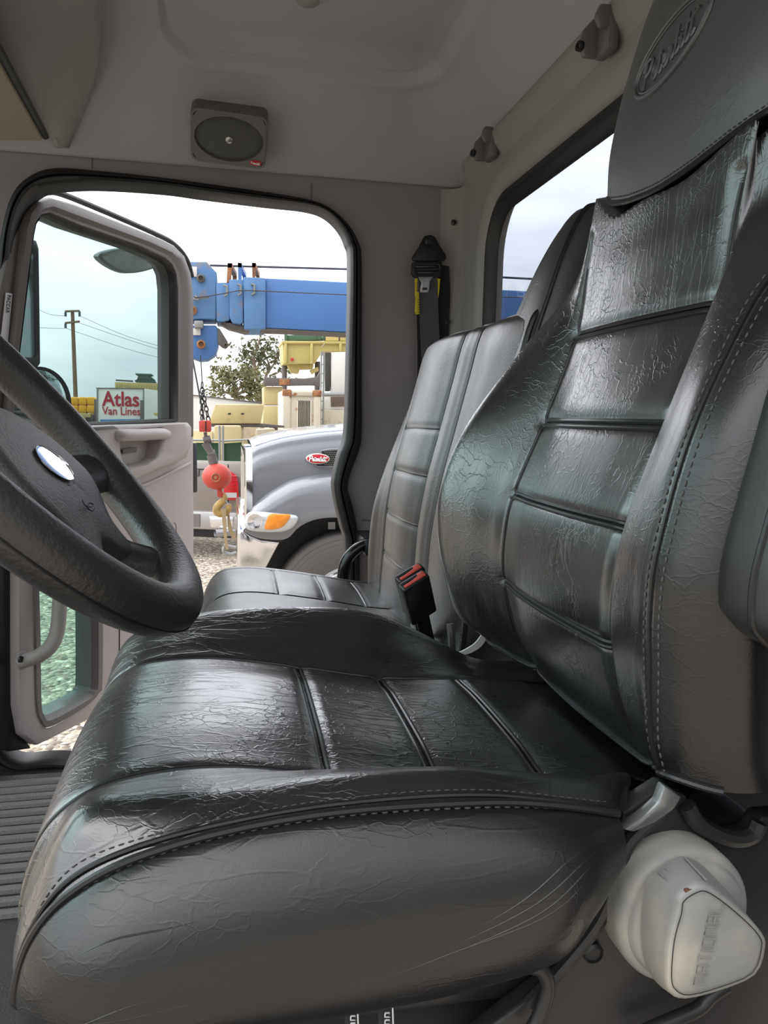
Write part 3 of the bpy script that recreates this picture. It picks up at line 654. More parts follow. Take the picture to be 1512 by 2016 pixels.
for sx in (1, -1):
    mb = MB(); pts = smooth([WC+wd*.13+EY*(sx*.074)-wn*.036, WC+wd*.165+EY*(sx*.083)-wn*.026, WC+wd*.190+EY*(sx*.088)-wn*.012, WC+wd*.211+EY*(sx*.092)], 6)
    mb.tube(pts, [.030-.004*i/(len(pts)-1) for i in range(len(pts))], 14, flat=.50, up=wn); mb.build('spoke', 'wheel_rim', sw)
    mb = MB(); pts = smooth([WC+wd*.045+EY*(sx*.09)-wn*.032, WC+wd*.06+EY*(sx*.13)-wn*.026, WC+wd*.075+EY*(sx*.17)-wn*.014, WC+wd*.085+EY*(sx*.21)], 6)
    mb.tube(pts, [.030-.004*i/(len(pts)-1) for i in range(len(pts))], 14, flat=.5, up=wn); mb.build('spoke', 'wheel_rim', sw)
bc = WC+wd*.0625+wn*.0045; bu, bv = EY*-1.0, -wd
mb = MB(); disc(mb, bc, bu, bv, .040, .0235, .004, 36, .001); bdg = mb.build('badge', mat('badge_maroon', srgb(120, 40, 40), .4), sw)
mb = MB(); disc(mb, bc+wn*.0035, bu, bv, .0365, .0205, .0015, 36, .001); mb.build('badge_face', mat('badge_glare', (.92, .92, .94, 1), .10, 1.0), bdg)  # bright face stands in for the glare that hides the lettering
PZ = -.004
mb = MB(); mb.tube(smooth([WP(x, y, PZ+.008) for x, y in ((162,985),(168,995),(178,998),(184,994),(176,990),(172,1000),(182,1006),(186,1000))], 4), .0006, 5); mb.build('horn_mark', 'print_black', sw)
mb = MB()
def colloop(n_, w_, lo_, hi_): return [WC-wn*n_+wd*x+EY*y for x, y in rrect((lo_+hi_)/2, 0, hi_-lo_, w_, min(w_, hi_-lo_)*.3, 5)]
mb.grid([colloop(.055, .07, -.06, -.01), colloop(.07, .09, -.08, .0), colloop(.12, .09, -.08, -.01), colloop(.30, .09, -.09, -.03), colloop(.42, .09, -.10, -.04)], True); mb.build('column_shroud', 'frame_grey', sw)
# ================================================================== DRIVER SEAT
ds = thing('driver_seat', 'black vinyl high-back driver seat with embossed oval on headrest and pale side knob', 'seat', (.15, .76, 1.07))
# ---- cushion top: rows back -> front -> underneath, columns near stitch -> far side
#        X     Zp     stitch(x,z)      far crest(x,z)
KS = [(.42, 1.690, .40, 1.712, .40, 1.690),
      (.34, 1.700, .33, 1.728, .335, 1.697),
      (.28, 1.707, .283, 1.738, .285, 1.722),
      (.18, 1.713, .18, 1.757, .19, 1.768),
      (.08, 1.731, .08, 1.759, .08, 1.779),
      (.00, 1.744, .00, 1.752, .00, 1.778),
      (-.06, 1.747, -.065, 1.737, -.06, 1.770),
      (-.108, 1.739, -.105, 1.716, -.105, 1.757),
      (-.140, 1.714, -.128, 1.688, -.135, 1.733),
      (-.157, 1.668, -.139, 1.652, -.152, 1.68),
      (-.156, 1.630, -.136, 1.642, -.150, 1.62),
      (-.130, 1.598, -.120, 1.628, -.125, 1.58),
      (-.050, 1.580, -.05, 1.612, -.05, 1.562)]
rows = []
SEAMN = [.615, .615, .615, .615, .615, .615, .607, .598, .592, .590, .590, .59, .59]
for i, (x, z, sx_, sz_, fx, fz) in enumerate(KS):
    ys_ = SEAMN[i]; t = min(1, max(0, (i-0)/8)); h = max(0, sz_-z)
    crz = max(sz_+.010, z+.012) if i < 8 else z+(sz_-z)*.75+.006; crx = sx_+(x-sx_)*.35
    kn_ = (.085, .050, .006)[i] if i < 3 else 0
    rows.append([V((min(sx_, .32), .500+kn_, sz_-kn_*.25)), V((min(crx, .335)-.002*(i > 7), .530+kn_*.75, crz-kn_*.2)), V((min(sx_+(x-sx_)*.7, .36), .572+kn_*.4, z+(crz-z)*.62)), V((x, ys_, z)),
                 V((x-.002*(i > 7), .69, z+.004)), V((x-.003*(i > 7), .76, z+.005)), V((x-.002*(i > 7), .83, z+.004)), V((x, .90, z)),
                 V((fx+(x-fx)*.5, .945, z+(fz-z)*.55)), V((fx, 1.000, fz)), V((fx+.004, 1.035, fz-.045)), V((fx+.012, 1.04, min(fz-.08, 1.63))), V((fx+.02, 1.03, 1.565))])
gv = [(3, .0030, .07, 0, 11), (7, .0030, .07, 0, 9)]
gu = [(2, .004, .05, 3, 7), (3, .004, .05, 3, 7), (4, .004, .05, 3, 7)]
CS = Surf(rows, gv=gv, gu=gu)
CS.fl = 1
if CS.nrm(4, 5).z < 0: CS.fl = -1
mb = MB(); mb.surf(CS, 12, 12); cush = mb.build('cushion', 'leather_seat', ds, angle=80)
def lineS(S, uv, h=.0): return [S.pt(u, v, h) for u, v in uv]
def fr(a, b, n): return [a+(b-a)*i/n for i in range(n+1)]
mb = MB()
for u in (2, 3, 4):
    mb.tube(lineS(CS, [(u-.03, v) for v in fr(3.06, 6.96, 40)], .0005), .0027, 8)
    mb.tube(lineS(CS, [(u+.045, v) for v in fr(3.06, 6.96, 40)], .0), .0020, 8)
mb.build('cross_piping', 'piping', cush)
mb = MB(); mb.tube(lineS(CS, [(u, 3.0) for u in fr(0.6, 9.6, 80)], .0012), .0022, 8); mb.build('seam_piping', 'piping', cush)
mb = MB(); mb.tube(lineS(CS, [(u, 7.0) for u in fr(0.6, 9.0, 80)], .0012), .0022, 8); mb.build('seam_piping', 'piping', cush)
# ---- near side panel (boxing) between the stitched edge and the lower edge
top = [V((.285, .503, 1.738))]+[V((sx_, .500, sz_)) for (x, z, sx_, sz_, fx, fz) in KS[3:11]]
top.insert(1, V((.235, .500, 1.750)))
bot = [V((.288, .500, 1.692)), V((.263, .490, 1.664)), V((.232, .482, 1.637)), V((.165, .476, 1.627)), V((.09, .474, 1.623)), V((.02, .474, 1.621)), V((-.045, .476, 1.619)), V((-.090, .481, 1.619)), V((-.113, .488, 1.624)), V((-.125, .495, 1.632))]
n = len(top); R_ = []
for i in range(n):
    a, b = top[i], bot[i]; L = (a-b).length; k = min(1, L/.12)
    R_.append([a+V((0, .004, 0)), a+V((0, -.014*k, -.006*k)), a.lerp(b, .27)+V((0, -.034*k, 0)), a.lerp(b, .6)+V((-.004*(i > 7), -.036*k, 0)), a.lerp(b, .88)+V((0, -.018*k, 0)), b+V((0, .010, 0)), b+V((0, .05, .004))])
SP = Surf(R_)
if SP.nrm(4, 2).y > 0: SP.fl = -1
mb = MB(); mb.surf(SP, 10, 10); sidep = mb.build('side_panel', 'leather_side', ds, angle=80)
mb = MB(); edge = [p+V((0, -.004, .001)) for p in smooth(top, 8)]
mb.tube(edge, .0030, 8)
mb.tube(lineS(CS, [(u, .16) for u in fr(2.0, 10.4, 80)], .0006), .0022, 8); mb.build('edge_piping', 'piping', sidep)
mb = MB(); mb.dashes(SP, [(u, .55) for u in fr(0, n-1, 160)], .0075, .0010, .0004)
mb.dashes(CS, [(u, .30) for u in fr(2.0, 10.4, 140)], .0065, .0006, .0004); mb.build('stitching', 'thread', sidep)
# a few long stretched folds in the side panel
mb = MB(); random.seed(3)
for (u0, u1, v0, v1) in ((.2, 3.0, 1.5, 2.9), (.15, 3.3, 1.8, 3.1), (.3, 3.6, 2.1, 3.3), (.5, 4.2, 2.4, 3.4), (4.0, 9.0, 3.0, 2.7), (4.6, 8.6, 3.2, 3.0), (5.2, 8.6, 3.45, 2.9), (5.0, 7.4, 2.7, 2.95), (4.2, 6.4, 1.9, 1.75)):
    P = []
    for k in range(25):
        t = k/24; P.append(SP.pt(u0+(u1-u0)*t, v0+(v1-v0)*t+.10*math.sin(t*7+u0*3)*t*(1-t)*2, -.0006))
    mb.tube(P, [.0002+.0008*math.sin(math.pi*k/24) for k in range(25)], 6)
mb.build('creases', 'leather_side', sidep)
# ---- backrest: rows bottom -> headrest seam, closed columns near side -> far side -> back
#       Zins  Xins   near crest(x,z)   near stitch(x,z)   far crest(x,y,z)
KB = [(1.712, .386, .372, 1.728, .338, 1.752, .350, .985, 1.728),
      (1.765, .352, .345, 1.768, .329, 1.782, .311, 1.00, 1.758),
      (1.830, .333, .327, 1.832, .325, 1.835, .290, 1.00, 1.810),
      (1.885, .331, .322, 1.886, .322, 1.886, .277, 1.00, 1.875),
      (1.940, .341, .326, 1.940, .326, 1.935, .280, 1.00, 1.940),
      (2.030, .377, .352, 2.031, .348, 2.025, .313, 1.00, 2.022),
      (2.135, .414, .392, 2.130, .388, 2.115, .387, 1.00, 2.125),
      (2.215, .425, .440, 2.205, .432, 2.190, .458, .990, 2.215),
      (2.262, .4265, .438, 2.275, .452, 2.278, .446, .893, 2.292)]
rows = []
for i, (z, x, ncx, ncz, nsx, nsz, fcx, fcy, fcz) in enumerate(KB):
    xb = .50+.06*min(1, i/6) if i < 8 else .525
    yn, yf = .618, .90
    if i == 8: yn, yf = .602, .882
    ny = .585 if i < 8 else .588
    sag = .010 if i < 7 else .004
    zc = 0 if i < 8 else -.003
    ze = 0 if i < 8 else .030
    nb = .500 if i < 8 else .592
    rows.append([V((nsx+.075, nb-.012*(i < 8), nsz)), V((nsx+.030, nb-.006*(i < 8), nsz)), V((nsx, .530 if i < 8 else .588, nsz)), V((ncx, ny-.018*(i < 8), ncz)),
                 V((ncx+(x-ncx)*.45, .603, (ncz+z)/2)), V((x, yn, z+ze*.6)), V((x-.004, .69, z+zc)), V((x-.006, .76, z+zc)), V((x-.004, .83, z+zc)), V((x, yf, z+ze)),
                 V((x+(fcx-x)*.5-.004, (yf+fcy)/2, (z+fcz)/2)), V((fcx, fcy, fcz)), V((fcx+.028, min(1.035, fcy+.035), fcz)), V((fcx+.085, min(1.04, fcy+.04) if i < 8 else .90, fcz)),
                 V((xb, .93 if i < 8 else .86, z)), V((xb+.01, .76, z)), V((xb, .57 if i < 8 else .63, z))])
gv = [(5, .005, .12, 0, 7.5), (9, .005, .12, 0, 7.5)]
gu = [(2, .005, .055, 5, 9), (4, .005, .055, 5, 9), (5, .005, .055, 5, 9), (6, .005, .055, 5, 9)]
BS = Surf(rows, closed_v=True, gv=gv, gu=gu)
if BS.nrm(3, 7).x > 0: BS.fl = -1
mb = MB(); mb.surf(BS, 14, 10, (2, 17)); capl = [BS.pt(8, v) for v in fr(0, 17, 85)[:-1]]; capc = sum(capl, V())/len(capl); mb.grid([capl, [p.lerp(capc, .98) for p in capl]], True); back = mb.build('backrest', 'leather', ds, angle=80)
mb = MB(); mb.surf(BS, 14, 10, (0, 2)); mb.build('backrest_side', 'leather_side', ds, angle=80)
mb = MB()
for u in (2, 4, 5, 6):
    mb.tube(lineS(BS, [(u+.02, v) for v in fr(5.05, 8.96, 40)], .0012), .0028, 8)
    mb.tube(lineS(BS, [(u-.05, v) for v in fr(5.05, 8.96, 40)], .0012), .0024, 8)
mb.build('cross_piping', 'piping', back)
mb = MB(); mb.tube(lineS(BS, [(u, 5.0) for u in fr(0, 7.3, 80)], .0008), .0020, 8); mb.build('seam_piping', 'piping', back)
mb = MB(); mb.tube(lineS(BS, [(u, 9.0) for u in fr(0, 7.0, 80)], .0008), .0020, 8); mb.build('seam_piping', 'piping', back)
mb = MB()
mb.tube(lineS(BS, [(0.02, v) for v in fr(1.0, 13, 90)], .0008), .0030, 8); mb.build('hem_piping', 'piping', back)
mb = MB(); mb.tube(lineS(BS, [(u, 2.10) for u in fr(0, 7.4, 90)], .0006), .0016, 6); mb.build('bolster_seam', 'piping', back)
mb = MB(); mb.dashes(BS, [(u, 2.26) for u in fr(0, 7.4, 200)], .0075, .0009, .0005); mb.dashes(BS, [(u, 1.88) for u in fr(0, 7.4, 200)], .0075, .0009, .0004); mb.build('stitching', 'thread', back)
# ---- headrest cover
HZ = [(2.275, .160, .4245, .104), (2.33, .159, .4235, .110), (2.39, .151, .430, .110), (2.43, .141, .436, .108), (2.47, .124, .443, .102), (2.50, .102, .451, .090), (2.522, .070, .462, .066), (2.533, .035, .474, .036), (2.536, .004, .483, .01)]
NH = 40; HY = .745
def hpt(i, k):
    z, w_, xf, th = HZ[i]
    a = 2*math.pi*k/NH; c_, s_ = math.cos(a), math.sin(a)
    y = HY+w_*math.copysign(abs(c_)**.62, c_); x = xf+th/2-th/2*math.copysign(abs(s_)**.75, s_)
    f_ = max(0, 1-i/3.0)
    z += (.034*((y-HY)/w_)**2-.012)*f_
    return V((x, y, z))
HS = Surf([[hpt(i, k) for k in range(NH)] for i in range(len(HZ))], closed_v=True)
if HS.nrm(2, NH/4).x > 0: HS.fl = -1
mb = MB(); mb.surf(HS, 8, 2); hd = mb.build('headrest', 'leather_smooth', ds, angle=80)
mb = MB(); mb.tube([HS.pt(.02, k*.25, .0008) for k in range(NH*4)], .0034, 8, True); mb.build('headrest_piping', 'piping', hd)
mb = MB(); path_dashes(mb, [HS.pt(.14, k*.25, .0006) for k in range(NH*2+1)], .0055, .0008); mb.build('stitching', 'thread', hd)
def hfront(y, z, h=0.0):
    best = None
    u = 1.0
    for it in range(24):
        lo_, hi_ = 0, NH/2
        for _ in range(18):
            m = (lo_+hi_)/2
            if HS.raw(u, m).y > y: lo_ = m
            else: hi_ = m
        p = HS.raw(u, lo_)
        u = min(max(u+(z-p.z)/.05*.8, 0.02), len(HZ)-1.1)
        if abs(p.z-z) < 2e-4: break
    return HS.pt(u, lo_, h)
oc_y, oc_z = .748, 2.402; ou = V((0, -.97, .24)).normalized(); ov = V((0, .24, .97)).normalized()
def hproj(p): return hfront(p.y, p.z, .0004)
oc = V((0, oc_y, oc_z))
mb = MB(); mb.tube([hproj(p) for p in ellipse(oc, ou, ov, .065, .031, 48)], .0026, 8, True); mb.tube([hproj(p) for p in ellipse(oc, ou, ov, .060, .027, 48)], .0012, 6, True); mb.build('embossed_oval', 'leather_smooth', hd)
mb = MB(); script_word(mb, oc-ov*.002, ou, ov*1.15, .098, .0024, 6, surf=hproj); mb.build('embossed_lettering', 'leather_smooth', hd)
# ---- folded-up armrest
mb = MB(); ap = BY([(1396,1185),(1400,1110),(1425,1010),(1462,880),(1492,770),(1530,650),(1600,500),(1760,480),(1850,700),(1700,1240),(1560,1285),(1450,1245),(1408,1215)], .500); ap = [p-EY*.066 for p in ap]
apc = sum(ap, V())/len(ap); aps = smooth(ap, 4, True)
mb.grid([[p.lerp(apc, t)+V((0, h, 0)) for p in aps] for t, h in ((.999, .0), (.6, -.016), (.25, -.014), (.10, -.008), (.03, .002), (0, .016), (0, .045), (.04, .058), (.3, .066), (.999, .066))], True)
arm2 = mb.build('armrest', 'leather_arm', ds, angle=80)
mb = MB(); mb.tube([p+V((0, .018, 0)) for p in aps], .0028, 8, True); mb.build('armrest_piping', 'piping', arm2)
# ---- frame side plate, bracket and pedestal
mb = MB(); fp = BY([(1225,1600),(1290,1560),(1312,1545),(1352,1566),(1366,1600),(1400,1634),(1445,1650),(1480,1640),(1500,1608),(1600,1600),(1700,2250),(900,2250),(930,2050),(1085,1935),(1170,1830),(1222,1690)], .535)
mb.prism(fp, (0, .02, 0)); sf = mb.build('seat_frame', 'steel_black', ds, bevel=.004)
mb = MB(); mb.tube(smooth(BY([(1330,1560),(1300,1600),(1262,1632),(1232,1668),(1215,1720),(1180,1810),(1110,1900),(1040,1975)], .530), 6), .006, 8); mb.tube(smooth(BY([(1352,1585),(1372,1618),(1410,1642),(1450,1652),(1482,1642),(1494,1618)], .530), 6), .007, 8); mb.build('frame_rib', 'steel_black', sf)
mb = MB(); bp_ = BY([(1310,1547),(1344,1570),(1328,1596),(1290,1622),(1250,1640),(1226,1636),(1262,1612),(1298,1580)], .518); mb.prism(bp_, (0, .012, 0)); mb.build('bracket', mat('grey_steel', (.22, .23, .23, 1), .35, .6), sf, bevel=.003)
mb = MB(); c = at(1165, 1872, Y=.532); mb.lathe(c, (0, -1, 0), [(.0085, 0), (.0085, .004), (.0065, .006), (.006, .004), (.0001, .004)], 20); mb.build('bolt', 'black_plastic', sf)
mb = MB(); mb.tube(smooth(BY([(1042,1900),(1068,1912),(1078,1945),(1062,2000),(1035,2050)], .515), 6), .006, 10); mb.build('lever_tube', 'steel_black', sf)
mb = MB(); mb.tube(smooth(BY([(1250,2040),(1320,2010),(1375,1985),(1400,1960),(1430,1940)], .52), 6), .006, 10); mb.build('lever_tube', 'steel_black', sf)
mb = MB()
for k in range(7):
    z0 = 1.14+k*.058; mb.grid([[V((x, y, z)) for x, y in rrect(.15, .78, w_, w_*.92, .05, 5)] for w_, z in ((.42, z0), (.36, z0+.029))]+[[V((x, y, z0+.058)) for x, y in rrect(.15, .78, .42, .42*.92, .05, 5)]], True)
mb.build('suspension_bellows', 'rubber', ds)
mb = MB(); mb.box((-.08, .54, 1.075), (.40, 1.0, 1.14)); mb.build('pedestal_plate', 'steel_black', ds, bevel=.006)
mb = MB(); mb.box((-.06, .56, 1.545), (.42, 1.0, 1.60)); mb.build('pan', 'steel_black', ds, bevel=.006)
mb = MB(); mb.box((.27, .57, 1.595), (.46, .98, 1.685)); mb.build('gap_filler', 'steel_black', ds, bevel=.006)  # added dark block, keeps light from leaking through the crevice behind the cushion
mb = MB(); mb.tube(smooth(BY([(60,2040),(85,2005),(110,1996),(150,2004),(230,2022),(330,2050)], .50), 6), .009, 10); mb.build('slide_bar', 'black_gloss', ds)
# ---- large pale recline knob with lettered cap
kc = V((.352, .535, 1.642)); KR = .0575
kn = MB(); kn.lathe(kc, (0, -1, 0), [(KR*.99, -.012), (KR, 0), (KR, .020), (KR*.985, .026), (KR*.93, .030), (KR*.88, .0305), (KR*.86, .034), (KR*.82, .038), (.02, .040), (.0001, .040)], 56)
kn = kn.build('recline_knob', 'knob', ds, angle=60)
fa = BY([(1270,1742),(1292,1715),(1330,1688),(1362,1690),(1392,1712),(1450,1775),(1490,1830),(1498,1862),(1478,1912),(1410,1945),(1340,1955),(1300,1942),(1272,1900),(1262,1840)], .494)
fb = BY([(1334,1790),(1338,1765),(1362,1747),(1386,1742),(1420,1762),(1468,1802),(1502,1838),(1508,1866),(1488,1920),(1420,1950),(1352,1968),(1322,1958),(1312,1930),(1318,1850)], .455)
fa = smooth(fa, 3, True); fb = smooth(fb, 3, True); fcn = sum(fb, V())/len(fb)
mb = MB(); mb.grid([fa, [a.lerp(b, .12) for a, b in zip(fa, fb)], [a.lerp(b, .85) for a, b in zip(fa, fb)], [a.lerp(b, .97).lerp(fcn, .02) for a, b in zip(fa, fb)], [p.lerp(fcn, .06) for p in fb], [p.lerp(fcn, .5)+V((0, -.001, 0)) for p in fb], [p.lerp(fcn, .998)+V((0, -.001, 0)) for p in fb]], True)
hnd = mb.build('knob_handle', 'knob', kn, angle=70)
ff = [p.lerp(fcn, .10)+V((0, -.0012, 0)) for p in fb]
mb = MB(); mb.tube(ff, .0004, 5, True); mb.build('cap_joint', 'print_black', kn)
mb = MB(); mb.box(at(1358, 1754, Y=.4555)+V((-.0035, 0, -.001)), at(1358, 1754, Y=.4555)+V((.0035, .002, .0012)), None); mb.build('cap_notch', mat('brown_notch', srgb(104, 70, 60), .6), kn, smooth_=False)
mb = MB()
for k in range(5):
    a_ = at(1298+k*13, 1718-k*7, Y=.489); b2 = at(1342+k*12, 1760-k*7, Y=.461); mb.tube([a_+V((-.0006, 0, .0006)), b2+V((-.0006, -.0006, .0006))], .0010, 5)
mb.build('grip_ridges', 'knob_text', kn)
# cap lettering, read from the bottom upwards
o0 = at(1378, 1938, Y=.4525); o1 = at(1412, 1782, Y=.4525); tex = (o1-o0); TL = tex.length; tex.normalize(); tey = V((tex.z, 0, -tex.x)); 
if tey.x > 0: tey = -tey
word = 'NATIONAL'; tot = sum(TECH[c][1]+.36 for c in word)-.36; sc_ = TL/tot; xx = 0; mb = MB()
for c in word:
    for st_ in TECH[c][0]: mb.tube([o0+tex*((xx+x)*sc_)+tey*((y-.5)*.0105) for x, y in st_], .0005, 5)
    xx += TECH[c][1]+.36
mb.build('cap_lettering', 'knob_text', kn)

# ================================================================== PASSENGER BENCH
ps = thing('passenger_seat', 'black vinyl passenger bench seat by the open door, beyond the driver seat', 'seat', (.15, 1.5, 1.07))
#      Z      X      far-edge x
KP = [(1.600, .348, .338), (1.640, .347, .336), (1.715, .352, .337), (1.812, .358, .347), (1.910, .374, .376), (2.003, .397, .412), (2.100, .421, .452), (2.165, .437, .476), (2.190, .452, .498), (2.200, .490, .525)]
rows = []
for i, (z, x, xe) in enumerate(KP):
    tz = [0]*9 if i < 6 else [-.05*(i-5)/4, -.01*(i-5)/4, 0, 0, 0, 0, 0, 0, 0]
    rows.append([V((xe+.12, 1.885, z-.01*(i > 6))), V((xe+.03, 1.885, z+tz[1])), V((xe, 1.855, z)), V((x+(xe-x)*.4, 1.80, z+.002)), V((x, 1.75, z+.004)), V((x-.010, 1.67, z+.006)), V((x-.012, 1.60, z+.008)), V((x-.010, 1.53, z+.008)), V((x, 1.45, z+.008)),
                 V((x-.003, 1.40, z+.007)), V((x, 1.35, z+.006)), V((x-.010, 1.23, z+.004)), V((x, 1.115, z)), V((x+.015, 1.095, z)), V((x+.12, 1.09, z))])
gv = [(4, .004, .12, 0, 9), (8, .004, .10, 0, 9), (10, .004, .10, 0, 9)]
gu = [(2, .004, .06, 4, 8), (3, .004, .06, 4, 8), (4, .004, .06, 4, 8), (5, .004, .06, 4, 8)]
PS = Surf(rows, gv=gv, gu=gu)
if PS.nrm(3, 6).x > 0: PS.fl = -1
mb = MB(); mb.surf(PS, 12, 9)
mb.grid([[PS.pt(9, v) for v in fr(0, 14, 60)], [V((.56, p.y, 2.19)) for p in [PS.pt(9, v) for v in fr(0, 14, 60)]]])
pb = mb.build('backrest', 'leather_grey', ps, angle=80)
mb = MB()
for u in (2, 3, 4, 5): mb.tube(lineS(PS, [(u, v) for v in fr(4.05, 7.95, 30)], .001), .0022, 6)
for v in (4, 8, 10): mb.tube(lineS(PS, [(u, v) for u in fr(0, 9, 60)], .0008), .0020, 6)
mb.tube(lineS(PS, [(u, 12.4) for u in fr(0, 9, 60)], .002), .0055, 8)
mb.tube(lineS(PS, [(8.6, v) for v in fr(1.5, 13, 60)], .0008), .0022, 6)
mb.build('seam_piping', 'piping', pb)
# tall middle headrest
mb = MB()
HR = [(2.10, 1.215, .422), (2.155, 1.205, .436), (2.21, 1.19, .453), (2.27, 1.165, .472), (2.315, 1.14, .490), (2.337, 1.115, .505), (2.343, 1.09, .52)]
P = []
for z, yf, x in HR:
    y0 = 1.075; th = .13 if z < 2.3 else .10
    P.append([V((x+.004, yf, z)), V((x, yf-.012, z)), V((x-.004, (yf+y0)/2+.01, z)), V((x, y0+.016, z)), V((x+.012, y0, z)), V((x+th*.55, y0-.012, z-.004)), V((x+th, y0-.004, z-.012)), V((x+th+.01, (yf+y0)/2, z-.01)), V((x+th*.9, yf-.01, z-.008)), V((x+th*.4, yf+.004, z-.002))])
HP = Surf(P, closed_v=True)
if HP.nrm(2, 2).x > 0: HP.fl = -1
mb.surf(HP, 8, 5); top_ = [HP.pt(6, j/4) for j in range(40)]; c_ = sum(top_, V())/40+V((0, 0, .008)); mb.grid([top_, [p.lerp(c_, .5)+V((0, 0, .005)) for p in top_], [p.lerp(c_, .99) for p in top_]], True)
hr = mb.build('headrest', 'leather_grey', ps, angle=80)
mb = MB(); mb.tube(lineS(HP, [(u, 3.5) for u in fr(0, 6, 40)], .001), .0030, 8); mb.build('headrest_piping', 'piping', hr)
# cushion
KC = [(.43, 1.612), (.36, 1.616), (.29, 1.624), (.20, 1.641), (.10, 1.657), (.03, 1.663), (-.02, 1.655), (-.05, 1.628), (-.062, 1.585), (-.058, 1.54), (-.03, 1.515)]
rows = []
for i, (x, z) in enumerate(KC):
    d = .012 if i > 6 else 0
    rows.append([V((x+.02*(i > 7), 1.94, min(z-.10, 1.56) if i < 9 else z)), V((x+d*.6, 1.935, z-.04*(1-i/12))), V((x+d*.3, 1.905, z-.008)), V((x, 1.845, z+.004)), V((x-.003*(i > 6), 1.72, z+.008)), V((x, 1.60, z+.002)), V((x, 1.48, z+.004)), V((x, 1.33, z+.004)), V((x, 1.16, z)), V((x+d, 1.10, z-.03)), V((x+d, 1.095, z-.10 if i < 8 else z))])
gv = [(3, .004, .10, 0, 9), (5, .004, .10, 0, 9)]; gu = [(2, .004, .06, 3, 5), (3, .004, .06, 3, 5), (4, .004, .06, 3, 5)]
PC = Surf(rows, gv=gv, gu=gu)
if PC.nrm(4, 4).z < 0: PC.fl = -1
mb = MB(); mb.surf(PC, 10, 9); pc = mb.build('cushion', 'leather_grey', ps, angle=80)
mb = MB()
for u in (2, 3, 4): mb.tube(lineS(PC, [(u, v) for v in fr(3, 5, 24)], .0008), .0024, 6)
for v in (3, 5): mb.tube(lineS(PC, [(u, v) for u in fr(0, 9.5, 60)], .0006), .0020, 6)
mb.build('seam_piping', 'piping', pc)
mb = MB(); mb.box((.0, 1.13, 1.075), (.44, 1.91, 1.535)); mb.build('bench_base', 'steel_black', ps, bevel=.01)
mb = MB(); mb.box((.48, 1.12, 1.5), (.585, 1.86, 2.17)); mb.build('back_shell', 'steel_black', ps, bevel=.01)
# grey edge strip at the near end of the bench back
mb = MB(); mb.tube(smooth([at(886, 1228, Y=1.092), at(889, 1255, Y=1.088), at(891, 1300, Y=1.085)], 5), .006, 8); mb.build('edge_strip', 'leather_grey', ps)
mb = MB(); path_dashes(mb, smooth([at(908, 1215, Y=1.09), at(907, 1250, Y=1.086), at(906, 1290, Y=1.084)], 6), .006, .001); mb.build('stitching', 'thread', ps)

# ---- buckles between the seats
def buckle(px_, py_, Y, label):
    ax = V((-.30, -.46, .82)).normalized(); wx = V((.86, .22, .44)); wx = (wx-ax*wx.dot(ax)).normalized(); th = ax.cross(wx).normalized()
    if th.y < 0: th = -th
    c = at(px_, py_, Y=Y); t = thing('seat_belt_buckle', label, 'buckle', c-ax*.085, 'belt buckles between the seats')
    rot = Matrix((wx, th, ax)).transposed()
    mb = MB(); mb.box((-.0245, -.010, -.082), (.0245, .010, 0), rot, c); mb.build('buckle_body', 'black_plastic', t, bevel=.004, seg=3)
    mb = MB(); U = [(-.020, -.0065), (.020, -.0065), (.021, .005), (.010, .0062), (.009, .001), (-.008, -.001), (-.020, -.001)]
    mb.prism([c+wx*x+th*y-ax*.004 for x, y in U], ax*.0055); mb.build('release_button', 'red_plastic', t, bevel=.001)
    mb = MB(); mb.box((-.013, .0022, -.001), (.008, .0058, .0006), rot, c); mb.build('tongue_slot', 'print_black', t, smooth_=False)
    mb = MB(); mb.box((-.012, -.0025, -.16), (.012, .0025, -.078), rot, c); mb.build('buckle_stalk', 'rubber', t, bevel=.001)
buckle(814, 1141, 1.135, 'black seat belt buckle with red button, nearer of the pair between seats')
buckle(806, 1126, 1.162, 'black seat belt buckle with red button, farther one peeking over its twin')
# pale strap end in the gap
mb = MB(); ribbon(mb, [(903,1285),(918,1278),(936,1266),(950,1247),(954,1236)], [(908,1291),(928,1285),(948,1272),(962,1250),(966,1240)], [1.065, 1.063, 1.06, 1.056, 1.054], .003)
tag(mb.build('belt_strap', 'webbing_light'), 'pale grey strap end showing in the gap between the two seats', 'strap')
# two printed straps hanging under the cushion
for i, (x0, x1) in enumerate(((678, 708), (744, 777))):
    lb = ('black strap with white print under the cushion, left one of two', 'black strap with white print under the cushion, right one of two')[i]
    t = thing('lanyard_strap', lb, 'strap', at((x0+x1)/2, 2000, Y=.50), 'printed straps under the driver seat')
    mb = MB(); ribbon(mb, [(x0, 1960-i*8), (x0+1, 2016), (x0+4, 2080)], [(x1, 1956-i*8), (x1, 2014), (x1+3, 2080)], [.512, .500, .500], .002); mb.build('strap_band', 'print_black', t)
    mb = MB(); xm = (x0+x1)/2+2
    for k in range(2):
        mb.tube(BY([(xm-4, 2000-i*6+k*14), (xm-5, 2008-i*6+k*14), (xm+5, 2008-i*6+k*14), (xm+4, 2000-i*6+k*14), (xm-4, 2000-i*6+k*14)], .4982), .0006, 5)
    mb.tube(BY([(x1-4, 1992-i*8), (x1-3, 2016)], .4982), .0006, 5); mb.build('strap_print', 'white_letter', t)
